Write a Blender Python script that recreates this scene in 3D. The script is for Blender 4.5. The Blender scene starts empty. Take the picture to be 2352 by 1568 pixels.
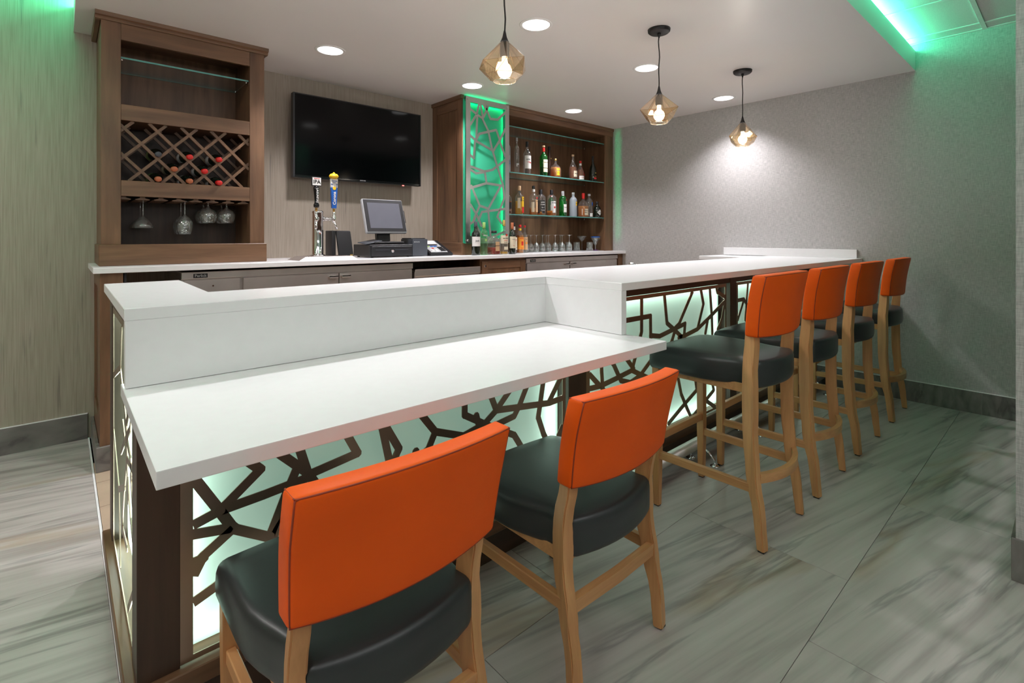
import bpy, bmesh, math, random
from mathutils import Vector, Matrix, noise as mnoise
random.seed(7)
PI = math.pi
R = math.radians
sc = bpy.context.scene
COL = sc.collection

# ------------------------------------------------------------------ camera
YAW = 0.84158
F_PX = 1158.4
cam_d = bpy.data.cameras.new('camera')
cam = bpy.data.objects.new('camera', cam_d)
COL.objects.link(cam)
cam.location = (0, 0, 1.233)
cam.rotation_euler = (PI/2, 0, YAW - PI/2)
cam_d.sensor_width = 36.0
cam_d.lens = 36.0*F_PX/2352.0
cam_d.shift_x = 0.0
cam_d.shift_y = -(784.0-542.0)/2352.0
cam_d.clip_start = 0.02
sc.camera = cam

# ------------------------------------------------------------------ world, exposure
w = bpy.data.worlds.new('world')
sc.world = w
w.use_nodes = True
w.node_tree.nodes['Background'].inputs[0].default_value = (0.9, 0.95, 1.0, 1)
w.node_tree.nodes['Background'].inputs[1].default_value = 0.05
sc.view_settings.view_transform = 'Standard'
sc.view_settings.look = 'None'
sc.view_settings.exposure = 0.14
sc.view_settings.gamma = 1.0
sc.view_settings.use_curve_mapping = False
sc.cycles.use_denoising = True
sc.cycles.max_bounces = 12
sc.cycles.diffuse_bounces = 6
sc.cycles.transparent_max_bounces = 24
sc.cycles.sample_clamp_indirect = 4.0
sc.cycles.caustics_reflective = False
sc.cycles.caustics_refractive = False

def area(name, loc, direction, sx, sy, power, color=(1, 1, 1), spread=180):
    d = bpy.data.lights.new(name, 'AREA')
    d.shape = 'RECTANGLE'; d.size = sx; d.size_y = sy
    d.energy = power; d.color = color; d.spread = R(spread)
    o = bpy.data.objects.new(name, d)
    COL.objects.link(o)
    o.location = loc
    o.rotation_euler = Vector(direction).to_track_quat('-Z', 'Y').to_euler()
    return o

def line_light(name, a, b, direction, width, power, color, spread=180):
    """long thin area light from a to b facing direction"""
    a = Vector(a); b = Vector(b); L = (b-a).length
    x = (b-a).normalized(); z = -Vector(direction).normalized()
    z = (z - x*z.dot(x)).normalized(); y = z.cross(x)
    d = bpy.data.lights.new(name, 'AREA')
    d.shape = 'RECTANGLE'; d.size = L; d.size_y = width
    d.energy = power; d.color = color; d.spread = R(spread)
    o = bpy.data.objects.new(name, d)
    COL.objects.link(o)
    m = Matrix((x, y, z)).transposed().to_4x4()
    m.translation = (a+b)/2
    o.matrix_world = m
    return o

def spot(name, loc, power, angle=120, blend=0.6, color=(1, .955, 1.0), radius=.06):
    d = bpy.data.lights.new(name, 'SPOT')
    d.energy = power; d.spot_size = R(angle); d.spot_blend = blend
    d.color = color; d.shadow_soft_size = radius
    o = bpy.data.objects.new(name, d)
    COL.objects.link(o); o.location = loc
    return o

ZC = 2.465        # underside of the lowered ceiling
ZT = 2.66         # tiled ceiling
WALLY = 4.03      # back wall
WALLX = 4.748     # right wall
GREEN = (0.0, 1.0, 0.36)
COVE = (0.09, 1.0, 0.50)
DOWN = [(1.331, 3.30), (2.511, 3.30), (3.762, 3.30), (0.90, 2.10), (2.065, 2.10), (3.20, 2.10), (4.412, 2.10)]
for i, (x, y) in enumerate(DOWN):
    spot('downlight_lamp', (x, y, ZC-.012), 92.0, 118, .85)
# ambient fill lights added out of frame at ceiling height
area('room_fill', (.9, -1.3, ZT-.02), (0, 0, -1), 1.8, 1.2, 4, (1, .98, .96))
area('room_fill', (-1.5, 0.6, ZT-.02), (0, 0, -1), .6, 1.2, 24, (1, .95, .93))
area('room_fill', (-1.3, 2.8, ZT-.02), (0, 0, -1), .6, .6, 22, (1, .94, .92))
# unseen uplight behind the camera, added as fill to brighten the ceiling
area('ceiling_fill', (0.4, -1.7, 1.95), (.1, .75, 1), 4.0, .5, 40, (.97, .97, 1), 130)
# green led tape on the ledge of the lowered ceiling
line_light('cove_tape', (0.1, .832, 2.628), (4.735, .832, 2.628), (0, -1, .55), .034, 24, COVE)
line_light('cove_tape', (.088, .9, 2.628), (.088, 4.02, 2.628), (-1, 0, .55), .034, 32, COVE)

# ------------------------------------------------------------------ helpers
def tag(o, label=None, cat=None, group=None, kind=None):
    if label: o['label'] = label
    if cat: o['category'] = cat
    if group: o['group'] = group
    if kind: o['kind'] = kind
    return o

def empty(name, loc=(0, 0, 0), rz=0, label=None, cat=None, group=None):
    o = bpy.data.objects.new(name, None)
    o.empty_display_size = .1
    COL.objects.link(o)
    o.location = loc; o.rotation_euler = (0, 0, rz)
    return tag(o, label, cat, group)

def finish(name, bm, mats, parent=None, smooth=None, origin=None):
    """bm is in world coordinates unless the parent is an empty built at the origin frame"""
    bmesh.ops.recalc_face_normals(bm, faces=bm.faces[:])
    me = bpy.data.meshes.new(name)
    if origin is not None:
        bmesh.ops.translate(bm, vec=-Vector(origin), verts=bm.verts[:])
    bm.to_mesh(me); bm.free()
    if not isinstance(mats, (list, tuple)): mats = [mats]
    for m in mats: me.materials.append(m)
    o = bpy.data.objects.new(name, me)
    COL.objects.link(o)
    if parent is not None: o.parent = parent
    if origin is not None: o.location = origin
    if smooth is not None:
        for p in me.polygons: p.use_smooth = True
        if smooth < 180:
            try:
                me.set_sharp_from_angle(angle=R(smooth))
            except Exception:
                pass
    return o

def wpart(name, bm, mats, parent, smooth=None):
    """part given in world coordinates under an unrotated thing"""
    off = Vector(parent.location)
    p = parent.parent
    while p is not None:
        off = off + Vector(p.location); p = p.parent
    bmesh.ops.translate(bm, vec=-off, verts=bm.verts[:])
    return finish(name, bm, mats, parent, smooth)

def box(bm, x0, x1, y0, y1, z0, z1, bev=0.0, mi=0, seg=1):
    r = bmesh.ops.create_cube(bm, size=1.0)
    vs = r['verts']
    for v in vs:
        v.co = Vector((x0+(v.co.x+.5)*(x1-x0), y0+(v.co.y+.5)*(y1-y0), z0+(v.co.z+.5)*(z1-z0)))
    fs = set(f for v in vs for f in v.link_faces)
    for f in fs: f.material_index = mi
    if bev > 0:
        es = list(set(e for v in vs for e in v.link_edges))
        bmesh.ops.bevel(bm, geom=es, offset=bev, segments=seg, affect='EDGES', profile=.7)
    return vs

def B(*a, **k):
    bm = bmesh.new(); box(bm, *a, **k); return bm

def obox(bm, p0, p1, width, depth, normal, mi=0):
    """bar from p0 to p1; 'width' across in the plane perpendicular to normal, depth along normal (centred)"""
    p0 = Vector(p0); p1 = Vector(p1); n = Vector(normal).normalized()
    d = (p1-p0).normalized(); s = d.cross(n).normalized()
    vs = []
    for p in (p0, p1):
        for a, b in ((-1, -1), (1, -1), (1, 1), (-1, 1)):
            vs.append(bm.verts.new(p + s*(a*width/2) + n*(b*depth/2)))
    for q in ((0, 1, 2, 3), (7, 6, 5, 4), (0, 4, 5, 1), (1, 5, 6, 2), (2, 6, 7, 3), (3, 7, 4, 0)):
        f = bm.faces.new([vs[i] for i in q]); f.material_index = mi
    return vs

def prism(bm, pts, z0, z1, mi=0, axis='Z'):
    """extrude 2-D polygon"""
    def P(a, b, c):
        return {'Z': (a, b, c), 'Y': (a, c, b), 'X': (c, a, b)}[axis]
    lo = [bm.verts.new(P(x, y, z0)) for x, y in pts]
    hi = [bm.verts.new(P(x, y, z1)) for x, y in pts]
    n = len(pts)
    f = bm.faces.new(lo); f.material_index = mi
    f = bm.faces.new(hi[::-1]); f.material_index = mi
    for i in range(n):
        f = bm.faces.new([lo[i], hi[i], hi[(i+1) % n], lo[(i+1) % n]]); f.material_index = mi
    return lo+hi

def cyl(bm, p0, p1, r0, r1=None, n=16, mi=0, caps=True):
    if r1 is None: r1 = r0
    p0 = Vector(p0); p1 = Vector(p1); d = (p1-p0).normalized()
    up = Vector((0, 0, 1)) if abs(d.z) < .9 else Vector((1, 0, 0))
    a = d.cross(up).normalized(); b = d.cross(a)
    lo, hi = [], []
    for i in range(n):
        t = 2*PI*i/n; o = a*math.cos(t)+b*math.sin(t)
        lo.append(bm.verts.new(p0+o*r0)); hi.append(bm.verts.new(p1+o*r1))
    for i in range(n):
        f = bm.faces.new([lo[i], lo[(i+1) % n], hi[(i+1) % n], hi[i]]); f.material_index = mi; f.smooth = True
    if caps:
        f = bm.faces.new(lo[::-1]); f.material_index = mi
        f = bm.faces.new(hi); f.material_index = mi
    return lo+hi

def tube(bm, pts, r, n=8, mi=0):
    pts = [Vector(p) for p in pts]
    rings = []
    for i, p in enumerate(pts):
        d = (pts[min(i+1, len(pts)-1)]-pts[max(i-1, 0)]).normalized()
        up = Vector((0, 0, 1)) if abs(d.z) < .95 else Vector((1, 0, 0))
        a = d.cross(up).normalized(); b = d.cross(a)
        rings.append([bm.verts.new(p+(a*math.cos(2*PI*k/n)+b*math.sin(2*PI*k/n))*r) for k in range(n)])
    for i in range(len(rings)-1):
        for k in range(n):
            f = bm.faces.new([rings[i][k], rings[i][(k+1) % n], rings[i+1][(k+1) % n], rings[i+1][k]])
            f.material_index = mi; f.smooth = True
    bm.faces.new(rings[0][::-1]); bm.faces.new(rings[-1])

def lathe(bm, prof, n=24, mi=0, sq=0, c=(0, 0)):
    """prof: (r, z) list from bottom to top; sq>0 squares the section; closes on axis when r==0"""
    rings = []
    for r, z in prof:
        if r < 1e-6:
            rings.append([bm.verts.new((c[0], c[1], z))]); continue
        ring = []
        for k in range(n):
            t = 2*PI*(k+.5)/n
            ct, st = math.cos(t), math.sin(t)
            m = 1.0
            if sq:
                e = 2+sq*4
                m = 1/((abs(ct)**e+abs(st)**e)**(1/e))
                if r < prof_max(prof)*.6: m = 1.0
            ring.append(bm.verts.new((c[0]+ct*r*m, c[1]+st*r*m, z)))
        rings.append(ring)
    for i in range(len(rings)-1):
        A, Bq = rings[i], rings[i+1]
        for k in range(n):
            k2 = (k+1) % n
            if len(A) == 1 and len(Bq) == 1: break
            if len(A) == 1: f = bm.faces.new([A[0], Bq[k2], Bq[k]])
            elif len(Bq) == 1: f = bm.faces.new([A[k], A[k2], Bq[0]])
            else: f = bm.faces.new([A[k], A[k2], Bq[k2], Bq[k]])
            f.material_index = mi; f.smooth = True
    return rings

def prof_max(p): return max(r for r, z in p)

def rbox(bm, sx, sy, sz, r, nx=4, ny=4, nz=2, deform=None, mi=0):
    """rounded box centred at the origin with a grid on its faces, then deformed"""
    def coords(h, n):
        e = [-h, -h+.18*r, -h+.45*r, -h+r]
        mid = [(-h+r)+(2*(h-r))*i/n for i in range(1, n)]
        return e + mid + [h-r, h-.45*r, h-.18*r, h]
    X, Y, Z = coords(sx/2, nx), coords(sy/2, ny), coords(sz/2, nz)
    cache = {}
    def V(i, j, k):
        key = (i, j, k)
        if key in cache: return cache[key]
        p = Vector((X[i], Y[j], Z[k]))
        inner = Vector((max(-sx/2+r, min(sx/2-r, p.x)), max(-sy/2+r, min(sy/2-r, p.y)), max(-sz/2+r, min(sz/2-r, p.z))))
        d = p-inner
        if d.length > 1e-9: p = inner+d.normalized()*r
        if deform: p = Vector(deform(p))
        v = bm.verts.new(p); cache[key] = v
        return v
    a, b, c = len(X)-1, len(Y)-1, len(Z)-1
    def face(q):
        vs = [V(*t) for t in q]
        try:
            f = bm.faces.new(vs); f.smooth = True; f.material_index = mi
        except ValueError:
            pass
    for i in range(a):
        for j in range(b):
            face([(i, j, 0), (i, j+1, 0), (i+1, j+1, 0), (i+1, j, 0)])
            face([(i, j, c), (i+1, j, c), (i+1, j+1, c), (i, j+1, c)])
    for i in range(a):
        for k in range(c):
            face([(i, 0, k), (i+1, 0, k), (i+1, 0, k+1), (i, 0, k+1)])
            face([(i, b, k), (i, b, k+1), (i+1, b, k+1), (i+1, b, k)])
    for j in range(b):
        for k in range(c):
            face([(0, j, k), (0, j, k+1), (0, j+1, k+1), (0, j+1, k)])
            face([(a, j, k), (a, j+1, k), (a, j+1, k+1), (a, j, k+1)])

def clip_seg(a, b, x0, x1, y0, y1):
    t0, t1 = 0.0, 1.0
    dx, dy = b[0]-a[0], b[1]-a[1]
    for p, q in ((-dx, a[0]-x0), (dx, x1-a[0]), (-dy, a[1]-y0), (dy, y1-a[1])):
        if abs(p) < 1e-12:
            if q < 0: return None
            continue
        t = q/p
        if p < 0: t0 = max(t0, t)
        else: t1 = min(t1, t)
    if t0 >= t1: return None
    return (a[0]+t0*dx, a[1]+t0*dy), (a[0]+t1*dx, a[1]+t1*dy)

def lattice(bm, lines, plane, pos, thick, outer, inner, width, mi=0):
    """cut metal sheet: frame between outer and inner rectangles plus bars along polylines. plane 'Y' or 'X'"""
    nrm = (0, 1, 0) if plane == 'Y' else (1, 0, 0)
    def P(s, t, d=0.0): return (s, pos+d, t) if plane == 'Y' else (pos+d, s, t)
    s0, s1, t0, t1 = outer; a0, a1, b0, b1 = inner
    k = 0
    for (x0, x1, y0, y1) in ((s0, a0, t0, t1), (a1, s1, t0, t1), (a0, a1, t0, b0), (a0, a1, b1, t1)):
        obox(bm, P((x0+x1)/2, y0), P((x0+x1)/2, y1), x1-x0, thick, nrm, mi)
    for ln in lines:
        for i in range(len(ln)-1):
            sg = clip_seg(ln[i], ln[i+1], a0-.003, a1+.003, b0-.003, b1+.003)
            if not sg: continue
            k += 1
            d = ((k*7) % 11)*.00004
            obox(bm, P(*sg[0], d), P(*sg[1], d), width, thick*.93, nrm, mi)
        for i in range(len(ln)):
            s, t = ln[i]
            if a0 < s < a1 and b0 < t < b1:
                k += 1
                d = ((k*5) % 11)*.00004+.00002
                pts = [(s+math.cos(PI/4*q+.3)*width*.53, t+math.sin(PI/4*q+.3)*width*.53) for q in range(8)]
                if plane == 'Y': prism(bm, pts, pos+d-thick*.45, pos+d+thick*.45, mi, 'Y')
                else: prism(bm, pts, pos+d-thick*.45, pos+d+thick*.45, mi, 'X')

FONT = {}
def text_bm(s, size, extrude=.0004, bold=False, align='CENTER'):
    cu = bpy.data.curves.new('t', 'FONT')
    cu.body = s; cu.size = size; cu.extrude = extrude
    cu.align_x = align; cu.align_y = 'CENTER'
    cu.resolution_u = 2
    if bold: cu.offset = size*.022
    o = bpy.data.objects.new('t', cu)
    COL.objects.link(o)
    dg = bpy.context.evaluated_depsgraph_get()
    me = bpy.data.meshes.new_from_object(o.evaluated_get(dg))
    bm = bmesh.new(); bm.from_mesh(me)
    bpy.data.objects.remove(o); bpy.data.meshes.remove(me); bpy.data.curves.remove(cu)
    return bm

def copy_tree(o, parent=None):
    c = o.copy(); COL.objects.link(c)
    if parent is not None: c.parent = parent
    for ch in list(o.children): copy_tree(ch, c)
    return c

# ------------------------------------------------------------------ materials
def new_mat(name):
    m = bpy.data.materials.new(name); m.use_nodes = True
    nt = m.node_tree
    return m, nt, nt.nodes['Principled BSDF']

def N(nt, t, **k):
    n = nt.nodes.new(t)
    for a, b in k.items():
        if a.startswith('i_'):
            n.inputs[int(a[2:]) if a[2:].isdigit() else a[2:].replace('_', ' ')].default_value = b
        else: setattr(n, a, b)
    return n

def ramp(nt, stops, src):
    r = nt.nodes.new('ShaderNodeValToRGB')
    e = r.color_ramp.elements
    while len(e) < len(stops): e.new(.5)
    for q, (p, c) in zip(e, stops):
        q.position = p; q.color = (*c, 1) if len(c) == 3 else c
    nt.links.new(src, r.inputs[0])
    return r

def plain(name, col, rough=.5, metal=0.0, var=.06, scale=14, bump=0.0, coat=0.0, spec=.5):
    m, nt, b = new_mat(name)
    tc = N(nt, 'ShaderNodeTexCoord')
    nz = N(nt, 'ShaderNodeTexNoise'); nz.inputs['Scale'].default_value = scale; nz.inputs['Detail'].default_value = 3
    nt.links.new(tc.outputs['Object'], nz.inputs['Vector'])
    lo = tuple(max(0, c*(1-var)) for c in col); hi = tuple(min(1, c*(1+var)) for c in col)
    r = ramp(nt, [(.3, lo), (.7, hi)], nz.outputs[0])
    nt.links.new(r.outputs[0], b.inputs['Base Color'])
    b.inputs['Roughness'].default_value = rough
    b.inputs['Metallic'].default_value = metal
    b.inputs['Coat Weight'].default_value = coat
    b.inputs['Specular IOR Level'].default_value = spec
    if bump:
        n2 = N(nt, 'ShaderNodeTexNoise'); n2.inputs['Scale'].default_value = scale*20
        nt.links.new(tc.outputs['Object'], n2.inputs['Vector'])
        bp = N(nt, 'ShaderNodeBump'); bp.inputs['Strength'].default_value = bump; bp.inputs['Distance'].default_value = .001
        nt.links.new(n2.outputs[0], bp.inputs['Height']); nt.links.new(bp.outputs[0], b.inputs['Normal'])
    return m

def wood(name, c0, c1, axis='Z', rough=.4, scale=1.0, pores=.5):
    m, nt, b = new_mat(name)
    tc = N(nt, 'ShaderNodeTexCoord')
    oi = N(nt, 'ShaderNodeObjectInfo')
    ad = N(nt, 'ShaderNodeVectorMath', operation='ADD')
    mu = N(nt, 'ShaderNodeVectorMath', operation='SCALE'); mu.inputs['Scale'].default_value = 7.0
    cb = N(nt, 'ShaderNodeCombineXYZ')
    for k in range(3): nt.links.new(oi.outputs['Random'], cb.inputs[k])
    nt.links.new(cb.outputs[0], mu.inputs[0])
    nt.links.new(tc.outputs['Object'], ad.inputs[0]); nt.links.new(mu.outputs[0], ad.inputs[1])
    mp = N(nt, 'ShaderNodeMapping')
    s = [14*scale]*3; s['XYZ'.index(axis)] = 1.1*scale
    mp.inputs['Scale'].default_value = s
    nt.links.new(ad.outputs[0], mp.inputs[0])
    nz = N(nt, 'ShaderNodeTexNoise'); nz.inputs['Scale'].default_value = 1.6; nz.inputs['Detail'].default_value = 7; nz.inputs['Distortion'].default_value = .5
    nt.links.new(mp.outputs[0], nz.inputs[0])
    n2 = N(nt, 'ShaderNodeTexNoise'); n2.inputs['Scale'].default_value = 12; n2.inputs['Detail'].default_value = 4
    nt.links.new(mp.outputs[0], n2.inputs[0])
    n3 = N(nt, 'ShaderNodeTexNoise'); n3.inputs['Scale'].default_value = 3.0; n3.inputs['Detail'].default_value = 2
    nt.links.new(ad.outputs[0], n3.inputs[0])
    mx = N(nt, 'ShaderNodeMath', operation='MULTIPLY_ADD'); mx.inputs[1].default_value = .25*pores
    nt.links.new(n2.outputs[0], mx.inputs[0]); nt.links.new(nz.outputs[0], mx.inputs[2])
    m2 = N(nt, 'ShaderNodeMath', operation='MULTIPLY_ADD'); m2.inputs[1].default_value = .35
    nt.links.new(n3.outputs[0], m2.inputs[0]); nt.links.new(mx.outputs[0], m2.inputs[2])
    r = ramp(nt, [(.45, c0), (1.0, c1)], m2.outputs[0])
    nt.links.new(r.outputs[0], b.inputs['Base Color'])
    b.inputs['Roughness'].default_value = rough
    bp = N(nt, 'ShaderNodeBump'); bp.inputs['Strength'].default_value = .08; bp.inputs['Distance'].default_value = .001
    nt.links.new(n2.outputs[0], bp.inputs['Height']); nt.links.new(bp.outputs[0], b.inputs['Normal'])
    return m

def emit(name, col, strength, base=(0.8, 0.8, 0.8)):
    m, nt, b = new_mat(name)
    b.inputs['Base Color'].default_value = (*base, 1)
    b.inputs['Emission Color'].default_value = (*col, 1)
    b.inputs['Emission Strength'].default_value = strength
    b.inputs['Roughness'].default_value = .5
    return m

def thin_glass(name, tint, rough=.02, gloss=1.0, ior=1.5, haze=0.0):
    m = bpy.data.materials.new(name); m.use_nodes = True
    nt = m.node_tree; nt.nodes.clear()
    out = N(nt, 'ShaderNodeOutputMaterial')
    tr = N(nt, 'ShaderNodeBsdfTransparent'); tr.inputs[0].default_value = (*tint, 1)
    gl = N(nt, 'ShaderNodeBsdfGlossy'); gl.inputs['Roughness'].default_value = rough
    gl.inputs['Color'].default_value = (gloss, gloss, gloss, 1)
    fr = N(nt, 'ShaderNodeLayerWeight')
    pw = N(nt, 'ShaderNodeMath', operation='POWER'); pw.inputs[1].default_value = 2.4
    nt.links.new(fr.outputs['Facing'], pw.inputs[0])
    mx = N(nt, 'ShaderNodeMixShader')
    f0 = ((ior-1)/(ior+1))**2
    ml = N(nt, 'ShaderNodeMath', operation='MULTIPLY_ADD'); ml.inputs[1].default_value = .85-f0; ml.inputs[2].default_value = f0
    nt.links.new(pw.outputs[0], ml.inputs[0])
    nt.links.new(ml.outputs[0], mx.inputs[0])
    nt.links.new(tr.outputs[0], mx.inputs[1]); nt.links.new(gl.outputs[0], mx.inputs[2])
    last = mx
    if haze > 0:
        df = N(nt, 'ShaderNodeBsdfDiffuse'); df.inputs[0].default_value = (*tint, 1)
        m2 = N(nt, 'ShaderNodeMixShader'); m2.inputs[0].default_value = haze
        nt.links.new(mx.outputs[0], m2.inputs[1]); nt.links.new(df.outputs[0], m2.inputs[2]); last = m2
    nt.links.new(last.outputs[0], out.inputs[0])
    return m

M = {}
M['dark_wood'] = wood('walnut_stain', (.085, .041, .020), (.225, .118, .060), 'Z', .42)
M['dark_wood_x'] = wood('walnut_stain_x', (.085, .041, .020), (.225, .118, .060), 'X', .42)
M['dark_wood_y'] = wood('walnut_stain_y', (.085, .041, .020), (.225, .118, .060), 'Y', .42)
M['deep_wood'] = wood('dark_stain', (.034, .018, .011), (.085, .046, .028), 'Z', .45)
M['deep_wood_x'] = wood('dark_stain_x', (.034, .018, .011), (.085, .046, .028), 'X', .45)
M['beech'] = wood('beech', (.42, .185, .068), (.70, .365, .155), 'Z', .38, 1.2, .8)
M['beech_y'] = wood('beech_y', (.42, .185, .068), (.70, .365, .155), 'Y', .38, 1.2, .8)
M['beech_x'] = wood('beech_x', (.42, .185, .068), (.70, .365, .155), 'X', .38, 1.2, .8)
M['orange'] = plain('orange_vinyl', (.90, .108, .004), .5, var=.05, scale=6, bump=.25, spec=.22)
M['orange_seam'] = plain('orange_piping', (.30, .030, .004), .5)
M['black_vinyl'] = plain('dark_vinyl', (.022, .027, .028), .36, var=.15, scale=5, bump=.12, spec=.6)
M['quartz'] = plain('white_quartz', (.84, .84, .845), .22, var=.012, scale=30)
M['steel'] = plain('brushed_steel', (.66, .61, .585), .40, 1.0, var=.08, scale=5)
M['bronze'] = plain('brushed_bronze_steel', (.40, .31, .245), .36, 1.0, var=.08, scale=8)
M['screen_steel'] = plain('brushed_screen_steel', (.58, .57, .56), .3, 1.0, var=.06, scale=9)
M['chrome'] = plain('chrome', (.82, .82, .84), .06, 1.0, var=.01)
M['black'] = plain('black_plastic', (.012, .012, .014), .4, var=.1)
M['gloss_black'] = plain('black_glass', (.004, .004, .005), .1, var=.05)
M['tv_screen'] = plain('tv_glass', (.0015, .0015, .002), .09, var=.02, spec=.18)
M['matte_black'] = plain('matte_black_metal', (.010, .009, .009), .5, .0, var=.05)
M['void_shade'] = plain('cavity_shade', (.010, .009, .010), .7, var=.1)  # near-black colour holds the shade of the gap beside the cooler
M['grey_plastic'] = plain('grey_plastic', (.055, .062, .075), .45)
M['light_grey'] = plain('light_grey_plastic', (.42, .43, .44), .45)
M['white'] = plain('white_paper', (.80, .79, .76), .6, var=.02)
M['cream'] = plain('cream_paper', (.72, .64, .47), .6, var=.04)
M['tan'] = plain('tan_paper', (.60, .38, .20), .6, var=.04)
M['black_ink'] = plain('black_ink', (.01, .01, .01), .6)
M['red'] = plain('red_wax', (.60, .015, .012), .4)
M['yellow'] = plain('yellow_paint', (.85, .52, .02), .4)
M['gold'] = plain('gold_foil', (.75, .50, .16), .3, .9)
M['blue'] = plain('blue_paint', (.01, .10, .42), .35)
M['green_foil'] = plain('green_foil', (.30, .48, .14), .4)
M['copper'] = plain('copper_foil', (.42, .12, .05), .4)
M['cork'] = plain('cork', (.62, .42, .24), .8, var=.2, scale=200)
M['brass'] = plain('brass', (.72, .47, .16), .25, 1.0)
M['orange_label'] = plain('orange_label', (.85, .33, .03), .5)
M['lcd'] = plain('lcd_glass', (.115, .12, .145), .28, var=.03)
M['gypsum'] = plain('painted_plaster', (.84, .825, .825), .36, var=.01, scale=2)
M['acoustic'] = plain('acoustic_tile', (.72, .72, .71), .85, var=.10, scale=260, bump=.5)
M['tee'] = plain('white_tee', (.78, .78, .78), .4)
M['trim_white'] = plain('white_trim', (.85, .85, .85), .4)
M['grout'] = plain('grout', (.33, .31, .29), .8)
M['beige_tile'] = plain('beige_quarry_tile', (.46, .34, .25), .5, var=.10, scale=8)
M['shelf_glass'] = thin_glass('shelf_glass', (.93, .98, .965), .02, 1.0)
M['shelf_edge'] = plain('shelf_glass_edge', (.09, .30, .27), .15, spec=.8)
M['clear_glass'] = thin_glass('clear_glass', (.92, .94, .935), .05, 1.0, 2.3, .05)
M['bottle_clear'] = thin_glass('bottle_clear', (.95, .97, .965), .03, 1.0, 1.7, .03)
M['bottle_frost'] = thin_glass('bottle_frosted', (.70, .78, .84), .25, .8, 1.5, .35)
M['bottle_green'] = thin_glass('bottle_green', (.04, .55, .10), .03, 1.0, 1.6, .08)
M['bottle_lightgreen'] = thin_glass('bottle_pale_green', (.62, .90, .66), .03, 1.0, 1.6, .05)
M['amber_glass'] = thin_glass('amber_shade_glass', (.94, .86, .74), .03, 1.0, 1.7, .02)
M['wine_glass_dark'] = plain('dark_bottle_glass', (.008, .013, .008), .07, var=.1, spec=.8)
M['brown_dark'] = plain('dark_brown_bottle', (.035, .012, .006), .08, var=.1, spec=.8)
M['liq_amber'] = thin_glass('amber_liquid', (.78, .30, .045), .1, .3, 1.3, .42)
M['liq_gold'] = thin_glass('golden_liquid', (.92, .60, .10), .1, .3, 1.3, .42)
M['liq_brown'] = thin_glass('brown_liquid', (.32, .09, .02), .1, .3, 1.3, .45)
M['liq_red'] = thin_glass('red_liquid', (.45, .05, .02), .1, .3, 1.3, .45)
M['amber_seam'] = thin_glass('amber_glass_edge', (.72, .56, .38), .03, 1.0, 1.7, .10)
M['bulb'] = emit('bulb_glass', (1, .95, .90), 2.6)
M['lens'] = emit('led_lens', (1, .985, .97), 3.2)
M['light_panel'] = emit('pale_green_light_panel', (.62, 1.0, .80), .20, (.62, .80, .70))
M['green_panel'] = emit('green_light_panel', (0.0, 1.0, .42), .05, (.035, .36, .21))  # white backing board; the green led light is put into its base colour
M['led_red'] = emit('red_led', (1, .03, .02), 3.0)

def wallpaper(name, base, dark, light, kind):
    m, nt, b = new_mat(name)
    tc = N(nt, 'ShaderNodeTexCoord')
    def nz(scale, sc3, det=4):
        mp = N(nt, 'ShaderNodeMapping'); mp.inputs['Scale'].default_value = sc3
        nt.links.new(tc.outputs['Object'], mp.inputs[0])
        n = N(nt, 'ShaderNodeTexNoise'); n.inputs['Scale'].default_value = scale; n.inputs['Detail'].default_value = det
        nt.links.new(mp.outputs[0], n.inputs[0]); return n
    if kind == 'stripe':
        a = nz(3.0, (75, 75, 1.6), 5)
        c = nz(1.0, (38, 38, 2.4), 2)
        r = ramp(nt, [(.28, dark), (.5, base), (.75, light)], a.outputs[0])
        r2 = ramp(nt, [(.64, (1, 1, 1)), (.72, (.72, .72, .76))], c.outputs[0])
        mx = N(nt, 'ShaderNodeMixRGB', blend_type='MULTIPLY'); mx.inputs[0].default_value = 1
        nt.links.new(r.outputs[0], mx.inputs[1]); nt.links.new(r2.outputs[0], mx.inputs[2])
        h = a
    else:
        a = nz(1.0, (330, 330, 28), 3); c = nz(1.0, (28, 28, 330), 3)
        mxh = N(nt, 'ShaderNodeMath', operation='ADD'); nt.links.new(a.outputs[0], mxh.inputs[0]); nt.links.new(c.outputs[0], mxh.inputs[1])
        ha = N(nt, 'ShaderNodeMath', operation='MULTIPLY'); ha.inputs[1].default_value = .5; nt.links.new(mxh.outputs[0], ha.inputs[0])
        r = ramp(nt, [(.36, dark), (.5, base), (.64, light)], ha.outputs[0])
        mx = r; h = ha
    nt.links.new(mx.outputs[0], b.inputs['Base Color'])
    b.inputs['Roughness'].default_value = .62
    bp = N(nt, 'ShaderNodeBump'); bp.inputs['Strength'].default_value = .12; bp.inputs['Distance'].default_value = .001
    nt.links.new(h.outputs[0], bp.inputs['Height']); nt.links.new(bp.outputs[0], b.inputs['Normal'])
    return m
M['grasscloth'] = wallpaper('striped_wallcovering', (.345, .295, .235), (.275, .235, .185), (.40, .345, .28), 'stripe')
M['linen'] = wallpaper('linen_wallcovering', (.43, .42, .41), (.33, .325, .315), (.53, .52, .505), 'linen')

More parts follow.
